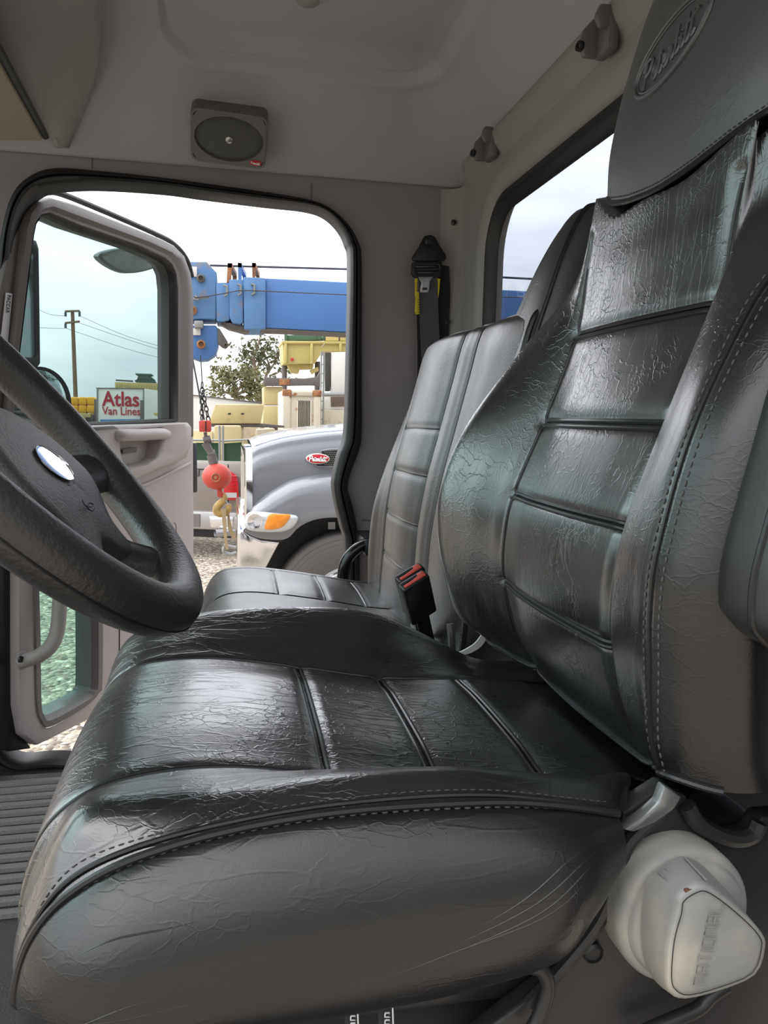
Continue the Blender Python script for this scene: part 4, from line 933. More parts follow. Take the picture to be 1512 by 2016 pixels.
# ================================================================== OUTSIDE
def rust(name, col, rcol, lo=.55, hi=.68, scale=3.0, rough=.6):
    q = NT(name); tc = q.new('ShaderNodeTexCoord'); no = q.new('ShaderNodeTexNoise'); no.inputs['Scale'].default_value = scale; no.inputs['Detail'].default_value = 8
    q.l(tc.outputs['Object'], no.inputs['Vector']); mp = q.new('ShaderNodeMapRange'); mp.inputs['From Min'].default_value = lo; mp.inputs['From Max'].default_value = hi
    q.l(no.outputs['Fac'], mp.inputs['Value']); mx = q.new('ShaderNodeMix', data_type='RGBA'); q.l(mp.outputs['Result'], mx.inputs['Factor'])
    mx.inputs['A'].default_value = col; mx.inputs['B'].default_value = rcol; q.l(mx.outputs['Result'], q.b.inputs['Base Color']); q.b.inputs['Roughness'].default_value = rough
    return q.m
M['boom_blue'] = mat('boom_blue', srgb(78, 124, 184), .45, var=.08, varscale=1.5)
M['boom_worn'] = rust('worn_boom_blue', srgb(94, 136, 184), srgb(150, 126, 104), .58, .75, 5)
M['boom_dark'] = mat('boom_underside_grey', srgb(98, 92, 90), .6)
M['rusty'] = rust('rusty_steel', srgb(172, 118, 78), srgb(120, 80, 60), .45, .7, 9)
M['tan'] = rust('tan_steel', srgb(196, 180, 132), srgb(170, 148, 104), .58, .8, 4)
M['cream'] = rust('cream_container', srgb(204, 196, 178), srgb(164, 104, 70), .60, .70, 5)
M['yellow_cream'] = rust('pale_yellow_steel', srgb(198, 182, 116), srgb(176, 156, 92), .58, .8, 3)
M['truck_grey'] = mat('truck_paint_silver', srgb(122, 124, 130), .22, 0.25, coat=.6)
M['pickup_paint'] = mat('pickup_paint', srgb(138, 131, 125), .35, .3, coat=.3)
M['tyre'] = mat('tyre_rubber', srgb(92, 88, 86), .8, bump=.3, grain=30)
M['alu'] = mat('aluminium_wheel', (.75, .75, .76, 1), .25, 1.0)
M['amber'] = mat('amber_lens', srgb(232, 140, 40), .2, coat=.5)
M['clear_lens'] = mat('clear_lens', srgb(205, 208, 212), .12, .3, coat=.6)
M['red_lens'] = mat('red_lens', srgb(200, 24, 36), .2, coat=.5)
M['ball_red'] = rust('worn_red_paint', srgb(188, 66, 54), srgb(140, 60, 50), .60, .75, 4, .5)
M['hook_tan'] = rust('hook_yellow', srgb(176, 144, 84), srgb(120, 96, 64), .5, .7, 9)
M['green_screen'] = mat('green_screen', srgb(52, 82, 60), .8, var=.25, varscale=3)
M['galv'] = mat('galvanised', srgb(150, 152, 150), .5, .4)
M['concrete'] = mat('concrete', srgb(190, 176, 150), .9, var=.2, varscale=2)
M['green_steel'] = mat('green_steel', srgb(74, 104, 80), .6)
M['green_dark'] = mat('dark_green_steel', srgb(44, 84, 72), .6)
M['wood'] = mat('weathered_wood', srgb(140, 116, 92), .9, var=.3, varscale=1)
M['bark'] = mat('bark', srgb(150, 134, 116), .9)
M['leaf'] = mat('eucalyptus_leaf', srgb(104, 108, 76), .6, var=.35, varscale=.9)
M['leaf2'] = mat('bush_leaf', srgb(124, 124, 82), .6, var=.35, varscale=.9)
M['bright_white'] = mat('bright_white_panel', srgb(250, 250, 246), .5)
M['wire'] = mat('wire', srgb(70, 70, 74), .6)
M['yellow_bright'] = mat('yellow_tarp', srgb(240, 178, 28), .55)
# gravel ground
q = NT('gravel'); tc = q.new('ShaderNodeTexCoord'); vo = q.new('ShaderNodeTexVoronoi'); vo.inputs['Scale'].default_value = 26; q.l(tc.outputs['Object'], vo.inputs['Vector'])
rp = q.new('ShaderNodeValToRGB'); el_ = rp.color_ramp.elements; el_[0].color = srgb(96, 88, 80); el_[1].color = srgb(226, 212, 190)
for p_, c_ in ((.3, srgb(150, 138, 122)), (.55, srgb(186, 172, 152)), (.75, srgb(140, 134, 126))): e_ = el_.new(p_); e_.color = c_
sep = q.new('ShaderNodeSeparateColor'); q.l(vo.outputs['Color'], sep.inputs[0]); q.l(sep.outputs[0], rp.inputs[0]); q.l(rp.outputs[0], q.b.inputs['Base Color'])
bp = q.new('ShaderNodeBump'); bp.inputs['Strength'].default_value = 1.0; bp.inputs['Distance'].default_value = .03; bp.invert = True; q.l(vo.outputs['Distance'], bp.inputs['Height']); q.l(bp.outputs['Normal'], q.b.inputs['Normal']); q.b.inputs['Roughness'].default_value = .9
M['gravel'] = q.m
mb = MB(); mb.grid([[V((x, y, 0)) for y in (-60, 0, 20, 60, 260)] for x in (-160, -20, 0, 20, 160)])
tag(mb.build('ground', 'gravel', smooth_=False), 'pale gravel yard outside the cab', 'ground', kind='structure')
def PP(mb, pts, Y, d): mb.prism(BY(pts, Y), (0, d, 0)); return mb
# ---------------- silver conventional truck
TY = 5.65
tk = thing('truck', 'silver long-nosed truck with red oval badge parked outside the doorway', 'truck', at(620, 1200, Y=6.5)*1.0)
tk.location.z = 0
st_ = [(497,882),(512,874),(555,862),(598,855),(640,850),(680,847),(740,842),(800,836)]
rows = []
for x, y in st_:
    p = at(x, y, Y=5.95); zt = p.z; X = at(x, y, Y=5.82).x
    zb = 1.12 if x < 520 else 1.24 if x < 580 else 1.36
    rows.append([V((X, 5.80, zb)), V((X, 5.80, zb+.14)), V((X, 5.815, zt-.22)), V((X, 5.86, zt-.08)), V((X, 5.98, zt)), V((X, 6.8, zt+.03)), V((X, 7.6, zt)), V((X, 7.74, zt-.1)), V((X, 7.78, zb))])
S = Surf(rows); mb = MB(); mb.surf(S, 5, 5); hood = mb.build('hood', 'truck_grey', tk, angle=80)
mb = MB(); x0 = at(481, 900, Y=5.80).x; x1 = rows[0][0].x
zt = rows[0][4].z
sec = [[V((x1, 5.795, .95)), V((x1, 5.795, zt-.25)), V((x1, 5.86, zt-.07)), V((x1, 6.0, zt+.005)), V((x1, 7.58, zt+.005)), V((x1, 7.74, zt-.1)), V((x1, 7.79, .95))]]
sec.append([p+V((-.045, .0, -.004)) for p in sec[0]]); sec.append([V((x0, p.y+.05*(1 if p.y < 6.8 else -1), p.z-.05*(p.z > 1.2))) for p in sec[0]]); sec.append([V((x0+.03, p.y+.09*(1 if p.y < 6.8 else -1), p.z-.09*(p.z > 1.2))) for p in sec[0]])
mb.grid(sec); mb.add(sec[-1], [tuple(range(7))]); mb.build('grille_surround', 'chrome', tk, angle=60)
fs = [((487,1012),(481,1047)),((500,993),(505,1058)),((520,975),(540,1062)),((541,961),(566,1058)),((574,944),(588,1037)),((617,935),(617,1023)),((658,932),(655,1018)),((700,935),(700,1022)),((745,950),(745,1045)),((785,990),(785,1090))]
rows = []
for (tx, ty), (ax_, ay) in fs:
    a = at(tx, ty, Y=5.83); b = at(ax_, ay, Y=5.64)
    m1 = V((a.x, 5.73, a.z-.012)); m2 = at(tx+(ax_-tx)*.3, ty+(ay-ty)*.3, Y=5.665); m3 = at(tx+(ax_-tx)*.7, ty+(ay-ty)*.72, Y=5.640)
    rows.append([a+V((0, .06, -.02)), a, m1, m2, m3, b, b+V((.01, .02, .012)), b+V((.01, .05, .012))])
S = Surf(rows); mb = MB(); mb.surf(S, 5, 5); mb.build('fender', 'truck_grey', tk, angle=60)
mb = MB(); PP(mb, [(468,1046),(479,1041),(495,1052),(515,1060),(553,1066),(541,1088),(524,1120),(512,1160),(468,1160)], 5.66, 2.3); mb.build('bumper', 'chrome', tk, bevel=.035, seg=4)
mb = MB(); PP(mb, [(480,1043),(498,1052),(520,1058),(560,1062),(553,1067),(515,1064),(495,1056)], 5.65, .06); mb.build('bumper_gap', 'rubber', tk)
hl = smooth([V((x, y, 0)) for x, y in ((489,1009),(512,1006),(550,1009),(580,1012),(585,1020),(574,1036),(550,1044),(503,1043),(484,1037),(481,1025))], 3, True)
mb = MB(); P0 = [at(p.x, p.y, Y=5.70) for p in hl]; cc_ = sum(P0, V())/len(P0)
mb.grid([P0, [p+V((0, -.09, 0)) for p in P0], [p.lerp(cc_, .07)+V((0, -.105, 0)) for p in P0], [p.lerp(cc_, .5)+V((0, -.115, 0)) for p in P0], [p.lerp(cc_, .99)+V((0, -.118, 0)) for p in P0]], True)
hlo = mb.build('headlight', 'clear_lens', tk, angle=60)
ts = smooth([V((x, y, 0)) for x, y in ((531,1012),(552,1012),(571,1013),(567,1024),(555,1037),(536,1042),(521,1040),(524,1025))], 3, True)
mb = MB(); P0 = [at(p.x, p.y, Y=5.60) for p in ts]; cc_ = sum(P0, V())/len(P0)
mb.grid([P0, [p+V((0, -.018, 0)) for p in P0], [p.lerp(cc_, .12)+V((0, -.024, 0)) for p in P0], [p.lerp(cc_, .99)+V((0, -.026, 0)) for p in P0]], True); mb.build('turn_signal', 'amber', hlo)
mb = MB(); c = at(502, 1026, Y=5.585); mb.lathe(c, (0, -1, 0), [(.055, 0), (.055, .004), (.035, -.002), (.0001, -.004)], 24); mb.build('lamp_reflector', 'chrome', hlo)
bc = at(625.5, 903, Y=5.785); ux = (at(648, 903.5, Y=5.785)-at(603, 902.5, Y=5.785)); bw = ux.length/2; ux.normalize(); uy = EZ
mb = MB(); disc(mb, bc, ux, uy, bw*1.06, bw*.47, .018, 36); bg = mb.build('badge_rim', 'chrome', tk)
mb = MB(); disc(mb, bc+V((0, -.014, 0)), ux, uy, bw*.95, bw*.40, .008, 36, .002); mb.build('badge_face', 'badge_red', bg)
mb = MB(); script_word(mb, bc+V((0, -.027, 0)), ux, uy*1.0, bw*1.62, .0042, 6); mb.build('badge_lettering', 'white_letter', bg)
mb = MB(); PP(mb, [(634,889),(674,886),(672,917),(626,917),(622,914),(632,908)], 5.792, .02); vt = mb.build('hood_vent', 'black_plastic', tk)
mb = MB()
for k in range(7):
    for j in range(9): c = at(640+j*4+(k % 2)*2, 891+k*4, Y=5.789); mb.tube([c+V((-.005, 0, .004)), c+V((.005, 0, -.004))], .0022, 5)
mb.build('vent_mesh', 'galv', vt)
mb = MB(); mb.tube(BY([(632,888),(650,885),(676,884)], 5.785)+[], .006, 6); mb.tube(BY([(620,916),(626,919),(676,919)], 5.785), .006, 6); mb.build('vent_trim', 'truck_grey', vt)
R_ = .575; wc = V((at(688, 1200, Y=5.7).x, 5.72, R_))
wh = MB(); wh.lathe(wc, (0, -1, 0), [(.30, -.26), (R_*.9, -.26), (R_, -.20), (R_, .0), (R_*.985, .02), (R_*.93, .035), (R_*.8, .045), (R_*.68, .04), (.32, .02), (.31, -.01)], 64); wh = wh.build('wheel', 'tyre', tk, angle=50)
mb = MB()
for k in range(5):
    r_ = R_*(.70+.06*k); mb.lathe(wc+V((0, -.043+.004*abs(k-1.5), 0)), (0, -1, 0), [(r_-.004, 0), (r_, .004), (r_+.004, 0)], 64)
mb.build('sidewall_rings', 'tyre', wh)
mb = MB(); mb.lathe(wc, (0, -1, 0), [(.325, .0), (.325, .03), (.305, .035), (.29, .0), (.26, -.03), (.15, -.04), (.14, .02), (.10, .06), (.0001, .065)], 48); rm = mb.build('wheel_rim', 'alu', wh)
for k in range(10):
    a = 2*math.pi*k/10; c = wc+V((math.cos(a)*.21, .032, math.sin(a)*.21)); mb = MB(); mb.lathe(c, (0, -1, 0), [(.028, 0), (.028, .004), (.02, .003), (.0001, .003)], 12); mb.build('hand_hole', 'rubber', rm)
mb = MB(); mb.box((at(520, 1100, Y=5.95).x, 6.0, .45), (at(800, 1100, Y=5.9).x, 7.6, 1.36)); mb.build('wheel_well', 'rubber', tk, smooth_=False)
mb = MB(); PP(mb, [(646,1028),(660,1028),(660,1042),(646,1042)], 5.96, .01); mb.build('well_plate', 'white', tk)
mb = MB(); mb.box((at(800, 900, Y=5.8).x, 5.80, .8), (3.4, 7.78, 1.75)); mb.box((at(800, 900, Y=5.8).x+.25, 5.85, 1.75), (3.4, 7.73, 2.5)); mb.build('cab_body', 'truck_grey', tk, bevel=.06, seg=3)
mb = MB(); mb.lathe(V((wc.x, 7.5, R_)), (0, 1, 0), [(.30, -.1), (R_, -.08), (R_, .2), (.3, .24), (.0001, .2)], 40); mb.build('wheel', 'tyre', tk)
# ---------------- pickup
PY = 11.0
pk = thing('pickup_truck', 'silver pickup seen from behind with red tail light, beyond the hanging ball', 'pickup', at(420, 1060, Y=PY)); pk.location.z = 0
tl = V((-.95, .31, 0)); hd_ = V((.31, .95, 0)); A0 = at(482, 950, Y=PY)
def K(s_, z, b=0.0): return V((A0.x, A0.y, 0))+tl*s_+hd_*b+EZ*z
mb = MB(); mb.grid([[K(0, .62, .06), K(-.02, .95, .02), K(0, 1.30, .03), K(.03, 1.365, .06)], [K(.24, .62), K(.24, .95, -.02), K(.24, 1.30, 0), K(.24, 1.37, .04)], [K(1.5, .62), K(1.5, .95, -.02), K(1.5, 1.30, 0), K(1.5, 1.37, .04)], [K(1.78, .62, .05), K(1.8, .95, .03), K(1.78, 1.3, .04), K(1.75, 1.365, .07)]])
mb.grid([[K(0, .62, .06), K(-.02, .95, .02), K(0, 1.30, .03), K(.03, 1.365, .06)], [K(-.03, .62, 2.0), K(-.05, .95, 2.0), K(-.03, 1.3, 2.0), K(0, 1.365, 2.0)]])
mb.grid([[K(.03, 1.365, .06), K(1.75, 1.365, .07)], [K(.03, 1.365, .14), K(1.75, 1.365, .14)], [K(.05, 1.0, .15), K(1.75, 1.0, .15)], [K(.05, 1.0, 2.0), K(1.75, 1.0, 2.0)]])
body = mb.build('body', 'pickup_paint', pk, angle=50)
mb = MB(); mb.tube([K(.24, .66, -.022), K(.24, 1.33, -.012)], .006, 6); mb.tube([K(.25, 1.25, -.012), K(1.5, 1.25, -.012)], .008, 6); mb.build('tailgate_joint', 'rubber', body)
mb = MB(); rot = Matrix((tl, hd_, EZ)).transposed(); mb.box((-.12, -.02, -.045), (.12, .02, .045), rot, K(.78, 1.20, -.02)); mb.build('tailgate_handle', 'frame_grey', body, bevel=.01)
tlp = BY([(445,930),(455,929),(465,936),(469,950),(470,984),(458,985),(440,984),(441,960)], PY-.08)
mb = MB(); mb.prism(tlp, (0, .14, 0)); tl_ = mb.build('tail_light', 'red_lens', pk, bevel=.012)
mb = MB(); mb.prism(BY([(444,970),(466,970),(466,980),(444,980)], PY-.095), (0, .03, 0)); mb.build('reverse_lamp', 'clear_lens', tl_)
mb = MB()
for y_ in (937, 945, 953, 961): mb.tube(BY([(445, y_), (467, y_+.5)], PY-.084), .006, 5)
mb.build('lens_ribs', 'badge_red', tl_)
mb = MB(); mb.prism([K(-.06, .40, -.12), K(1.84, .40, -.12), K(1.86, .66, -.10), K(-.08, .66, -.10)], hd_*.22); bm_ = mb.build('bumper', mat('pickup_bumper', srgb(176, 174, 172), .3, .5), pk, bevel=.03)
mb = MB(); mb.prism([K(.14, .43, -.128), K(.46, .43, -.128), K(.48, .60, -.125), K(.13, .60, -.125)], hd_*.03); mb.build('step_plate', 'chrome', bm_, bevel=.01)
mb = MB(); mb.prism([K(.62, .44, -.128), K(1.1, .44, -.128), K(1.1, .62, -.125), K(.62, .62, -.125)], hd_*.03); mb.build('plate_recess', 'frame_grey', bm_)
mb = MB(); mb.box((-.35, 0, -.08), (.35, .4, .08), rot, K(.5, .36, -.02)); mb.build('underbody', 'rubber', pk)
mb = MB(); e0 = at(424, 1051, Y=PY-.15); mb.tube([e0, e0+V((.30, .12, .01))], .055, 16, cap=False); mb.tube([e0+V((.01, .0, 0)), e0+V((.03, .0, 0))], .048, 12); mb.build('exhaust_pipe', 'steel', pk)
for s_ in (.15, 1.62):
    mb = MB(); mb.lathe(K(s_, .38, 1.1), -tl, [(.18, -.1), (.38, -.1), (.38, .12), (.18, .14), (.0001, .1)], 32); mb.build('wheel', 'tyre', pk)
# ---------------- crane
BYD = 9.2
crn = thing('crane', 'blue telescopic crane boom stretching across the doorway and rear window', 'crane', (9, BYD+.3, 0))
def seg(nm, pts, d, y0, m, par=crn, bv=.012): mb = MB(); PP(mb, pts, y0, d); return mb.build(nm, m, par, bevel=bv)
xr = 11.0
pt1 = BY([(521,547),(521,646)], BYD); mb = MB(); mb.prism([pt1[0], V((xr, BYD, pt1[0].z+.06)), V((xr, BYD, pt1[1].z-.10)), pt1[1]], (0, .62, 0)); boom = mb.build('boom', 'boom_blue', crn, bevel=.02)
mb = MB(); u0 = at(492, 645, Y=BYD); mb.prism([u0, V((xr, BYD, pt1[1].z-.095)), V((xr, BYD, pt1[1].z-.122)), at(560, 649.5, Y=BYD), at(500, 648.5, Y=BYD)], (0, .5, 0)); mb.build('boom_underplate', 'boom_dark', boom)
seg('boom_collar', [(479,545),(523,547),(523,648),(481,648)], .70, BYD-.04, 'boom_worn')
seg('boom_collar', [(451,550),(479,550),(479,634),(474,638),(458,636),(452,625)], .64, BYD-.02, 'boom_worn')
seg('boom_collar', [(425,556),(452,556),(452,630),(440,633),(426,632)], .58, BYD, 'boom_worn')
seg('boom_slide', [(432,632),(480,640),(492,650),(480,650),(450,642)], .5, BYD+.05, 'boom_dark')
hdp = seg('boom_head', [(340,520),(366,515),(407,515),(412,521),(427,537),(427,545),(425,556),(425,628),(340,628)], .56, BYD+.0, 'boom_worn')
seg('sheave_housing', [(340,640),(426,640),(430,652),(430,680),(424,698),(408,708),(392,709),(340,690)], .40, BYD+.06, 'boom_blue', crn, .02)
seg('head_lug', [(428,644),(433,648),(448,672),(450,682),(444,687),(437,684),(428,676)], .06, BYD+.05, 'boom_dark')
seg('head_bracket', [(382,631),(400,631),(400,645),(382,645)], .2, BYD-.1, 'galv')
seg('head_plate', [(371,525),(388,525),(388,545),(371,545)], .02, BYD-.03, 'white')
seg('head_plate', [(376,646),(395,646),(395,660),(376,660)], .02, BYD+.02, 'white')
for (x, y, r) in ((395.5, 548, .045), (379, 611, .05), (396, 678, .05), (444, 679, .022)):
    c = at(x, y, Y=BYD-.01); mb = MB(); mb.lathe(c, (0, -1, 0), [(r, -.03), (r, .03), (r*.6, .04), (r*.55, .01), (.0001, .01)], 20); mb.build('pin', 'boom_dark' if r < .05 else 'rusty', crn)
for pts in ([(448,518),(457,518),(455,556),(446,556)], [(468,517),(476,518),(476,552),(469,552)], [(496,517),(504,518),(503,556),(497,556)]):
    mb = MB(); P = BY(pts, BYD); mb.prism(P, (0, .03, 0)); mb.prism([p+V((.06, .45, -.02)) for p in P], (0, .03, 0)); t_ = [P[0], P[1], P[1]+V((.06, .48, -.02)), P[0]+V((.06, .48, -.02))]; mb.prism(t_, (0, 0, -.05)); mb.build('rope_guide', 'boom_blue' if pts[0][0] == 468 else 'rusty', crn)
for (x, y) in ((440, 570), (467, 568), (494, 567)):
    mb = MB(); mb.tube(BY([(x, y-8), (x+7, y-6), (x+7, y+10), (x+1, y+13)], BYD-.06), .014, 6); mb.build('wire_guide', 'galv', crn)
mb = MB(); mb.tube(BY([(384,586),(412,583),(440,578),(470,572),(495,572),(690,581),(1060,586)], BYD-.07), .006, 5); mb.build('sensor_wire', 'wire', crn)
mb = MB(); mb.tube(BY([(380,588),(390,590),(384,582)], BYD-.05), .022, 6); mb.tube(BY([(386,588),(412,584)], BYD-.05), .014, 6); mb.build('wire_anchor', 'galv', crn)
mb = MB(); ra = BY([(413,522.5),(690,530)], BYD+.2); rb = V((xr, BYD+.2, ra[1].z+.05)); mb.tube([ra[0], ra[1], rb], .013, 6); mb.build('hoist_rope', 'wire', crn)
mb = MB(); mb.tube(BY([(366,515),(378,700)], BYD+.2), .012, 6)
mb = MB(); mb.box((8.6, BYD-.6, .9), (13.0, BYD+1.2, 1.5)); mb.build('carrier_deck', 'boom_blue', crn, bevel=.04)
mb = MB(); mb.box((9.6, BYD-.3, 1.5), (11.4, BYD+.9, 3.5)); mb.build('turntable', 'boom_blue', crn, bevel=.06)
for x in (9.0, 12.2):
    for y in (BYD-.5, BYD+1.0): mb = MB(); mb.lathe(V((x, y, .5)), (0, -1, 0), [(.2, -.15), (.5, -.15), (.5, .15), (.2, .17), (.0001, .12)], 28); mb.build('wheel', 'tyre', crn)
# hanging gear
HYD = 9.15
hb = thing('headache_ball', 'red crane ball with tan hook hanging in the doorway', 'crane hook', at(427, 938, Y=HYD))
bcn = at(427, 938, Y=HYD); br = (at(456, 938, Y=HYD)-at(398, 938, Y=HYD)).length/2
mb = MB(); mb.sphere(bcn, br, 28, (1, 1, .93)); ball = mb.build('ball', 'ball_red', hb, angle=80)
mb = MB(); mb.lathe(bcn+V((-.01, -br*.97, .0)), (-.02, -1, 0), [(.052, -.03), (.052, .012), (.042, .014), (.036, .0), (.02, .0), (.018, .012), (.0001, .013)], 20); mb.build('ball_bolt', 'rusty', ball)
mb = MB(); mb.tube(BY([(404,851),(406,868)], HYD), .02, 6); mb.tube(BY([(401,868),(415,864)], HYD), .045, 10); mb.tube(BY([(404,872),(412,886),(417,895)], HYD), [.05, .04, .045], 10); mb.tube(BY([(410,895),(424,893)], HYD), .045, 10); mb.tube(BY([(416,896),(421,913)], HYD), .055, 12); mb.build('swivel', 'boom_dark', hb)
mb = MB(); mb.prism(BY([(427,962),(436,962),(440,974),(436,980),(428,978)], HYD-.04), (0, .09, 0)); mb.build('clevis', 'ball_red', hb, bevel=.01)
mb = MB(); hk = smooth(BY([(434,972),(441,976),(441,984),(435,990),(429,996),(426,1003),(430,1010),(438,1011),(446,1008),(450,1000),(450,993)], HYD), 5); mb.tube(hk, [.028+.018*math.sin(math.pi*i/len(hk)) for i in range(len(hk))], 12); mb.build('hook', 'hook_tan', hb)
mb = MB(); mb.tube(BY([(443,985),(452,994)], HYD-.03), .008, 6); mb.build('hook_latch', 'galv', hb)
mb = MB(); mb.box(at(404, 839, Y=HYD)+V((-.068, -.06, -.065)), at(404, 839, Y=HYD)+V((.068, .06, .065))); wb = mb.build('stop_weight', 'ball_red', bevel=.015)
mb = MB(); mb.tube(BY([(405,829),(405,850)], HYD-.066), .006, 6); mb.build('weight_joint', 'rubber', wb); tag(wb, 'small red block weight on the crane chains above the red ball', 'weight')
mb = MB(); mb.tube(BY([(378,700),(402,827)], HYD+.05), .010, 6); tag(mb.build('hoist_cable', 'wire'), 'dark hoist cable running from boom head down to the red block', 'cable')
mb = MB()
def chain(pts, r, wire):
    P = pts; Lh = 0
    n = len(P)-1
    for i in range(n):
        a, b = P[i], P[i+1]; m = a.lerp(b, .5); d = (b-a); L = d.length*.68; d = d.normalized(); s_ = EX if i % 2 else (EX*.45+EY*.9).normalized()
        s_ = (s_-d*s_.dot(d)).normalized()
        loop = [m+d*(L*math.sin(t)*.95)+s_*(r*math.cos(t)) for t in [2*math.pi*k/14 for k in range(14)]]; mb.tube(loop, wire, 6, True)
def sub(a, b, n): return [a.lerp(b, i/n) for i in range(n+1)]
chain(sub(at(398, 753, Y=HYD), at(397, 828, Y=HYD), 7), .020, .007); chain(sub(at(399, 770, Y=HYD), at(411, 830, Y=HYD), 6), .020, .007)
mb.tube(BY([(395,700),(398,754)], HYD), .006, 6)
tag(mb.build('chain', 'steel_black'), 'pair of dark chains holding the small red block weight', 'chain')
mb = MB(); ribbon(mb, [(436,1003),(438,1030),(441,1060),(444,1082)], [(445,1000),(446,1030),(447,1060),(450,1082)], [HYD-.06]*4, .01); ribbon(mb, [(447,1010),(449,1040),(458,1064)], [(450,1006),(457,1040),(466,1058)], [HYD+.03]*3, .01)
tag(mb.build('lifting_sling', mat('sling_web', srgb(166, 146, 112), .8)), 'tan webbing sling hanging from the crane hook', 'sling')
sh = thing('shackle', 'grey steel shackle at the lower end of the tan sling', 'shackle', at(450, 1082, Y=HYD))
mb = MB(); mb.tube(smooth(BY([(442,1076),(440,1084),(446,1090),(458,1091),(468,1086)], HYD), 4), .022, 8); mb.build('bow', 'galv', sh); mb = MB(); mb.tube(BY([(440,1074),(470,1080)], HYD), .024, 8); mb.build('pin', 'galv', sh)
# ---------------- yard clutter behind
def P1(name, m, parts_pts, Y, d, label=None, cat=None, par=None, bv=.01, group=None):
    mb = MB()
    for pts in parts_pts: PP(mb, pts, Y, d)
    o = mb.build(name, m, par, bevel=bv)
    if label: tag(o, label, cat, group)
    return o
def G(x, y, Y): p = at(x, y, Y=Y); p.z = 0; return p
fn = thing('fence', 'low fence with dark green windscreen fabric behind the pickup', 'fence', G(430, 900, 15))
sl_y = 17.0
def toground(pts, Y): # polygon top edge, extended to the ground
    a = [at(x, y, Y=Y) for x, y in pts]; return a+[V((a[-1].x, Y, 0)), V((a[0].x, Y, 0))]
for a, b in (((330,871),(430,872)), ((441,873),(530,867))):
    mb = MB(); mb.prism(toground([a, b], 15), (0, .03, 0)); mb.build('fabric_panel', 'green_screen', fn)
for x in (330, 432, 439, 531):
    p = at(x, 838 if x in (432, 439) else 866, Y=14.95); mb = MB(); mb.tube([V((p.x, p.y, 0)), p], .022, 8); mb.build('post', 'galv', fn)
mb = MB(); mb.tube(BY([(330,866),(432,867),(439,868),(560,862)], 14.95), .02, 8); mb.build('rail', 'galv', fn)
b1 = MB(); b1.prism(toground([(421,838),(475,838)], 16.4), (0, .5, 0)); tag(b1.build('concrete_block', 'tan', bevel=.04), 'large tan concrete block behind the green fence', 'block', 'blocks behind the fence')
b1 = MB(); b1.prism(toground([(504,845),(542,843)], 16.4), (0, .5, 0)); tag(b1.build('concrete_block', 'concrete', bevel=.04), 'pale grey concrete block beside the cream container', 'block', 'blocks behind the fence')
b1 = MB(); b1.prism(toground([(376,846),(419,848)], 16.4), (0, .5, 0)); tag(b1.build('plastic_barrier', mat('pale_barrier', srgb(226, 208, 160), .6), bevel=.04), 'pale yellow barrier block left of the hanging ball', 'barrier')
# rubble mound
mb = MB(); random.seed(11); c = G(484, 860, 19.0)
mrow = []
for i in range(15):
    t = -1+2*i/14; mrow.append([V((c.x+t*.72, c.y+s_*.8, max(0, (1-t*t)*(1-s_*s_)*1.95)+random.uniform(-.06, .06)+.02)) for s_ in [-1+2*j/10 for j in range(11)]])
mb.grid(mrow); tag(mb.build('rubble_mound', mat('rubble', srgb(176, 162, 138), .95, bump=1, grain=14, var=.35, varscale=5), angle=180), 'heap of pale rubble behind the green fence', 'rubble heap', kind='stuff')
cr_ = thing('car', 'silver car roof and dark side window partly hidden behind the cream container', 'car', G(560, 880, 22.5))
mb = MB(); CP = [(505,866),(520,858),(536,848),(550,842.5),(575,840),(640,840),(690,858),(700,890)]
a = [at(x, y, Y=22.5) for x, y in CP]; mb.prism(a+[V((a[-1].x, 22.5, .35)), V((a[0].x-1.2, 22.5, .35)), V((a[0].x-1.2, 22.5, 1.2))], (0, 1.7, 0)); mb.build('body', 'truck_grey', cr_, bevel=.08, seg=3)
mb = MB(); PP(mb, [(536,861),(541,854),(551,848),(580,846),(580,861)], 22.44, .06); mb.build('side_window', 'black_gloss', cr_, bevel=.01)
for x in (at(530, 880, Y=22.5).x, at(680, 880, Y=22.5).x): mb = MB(); mb.lathe(V((x, 22.5, .33)), (0, -1, 0), [(.15, -.1), (.33, -.1), (.33, .1), (.18, .12), (.0001, .08)], 24); mb.build('wheel', 'tyre', cr_)
# cream container with rusty corners
ct = thing('container', 'cream shipping container end with rusty corners, right of the tan slabs', 'container', G(595, 860, 18))
a = at(557, 768, Y=18); b = at(632, 769, Y=18); mb = MB(); mb.box((a.x, 18, .05), (b.x, 19.9, a.z)); mb.build('shell', 'cream', ct, bevel=.02)
mb = MB()
for k in range(9): x = a.x+.35+(b.x-a.x-.6)*k/8; mb.box((x-.04, 17.965, .3), (x+.04, 18.0, a.z-.22))
mb.build('end_ribs', 'cream', ct, bevel=.01)
for x in (a.x+.09, b.x-.09):
    mb = MB(); mb.box((x-.1, 17.95, a.z-.13), (x+.1, 18.15, a.z+.02)); mb.build('corner_casting', 'rusty', ct, bevel=.015)
    mb = MB(); mb.box((x-.08, 17.96, .1), (x+.08, 18.1, a.z-.13)); mb.build('corner_post', 'cream', ct, bevel=.01)
mb = MB(); mb.box((a.x+.2, 17.96, a.z-.12), (b.x-.2, 18.05, a.z-.02)); mb.build('top_rail', 'cream', ct, bevel=.01)
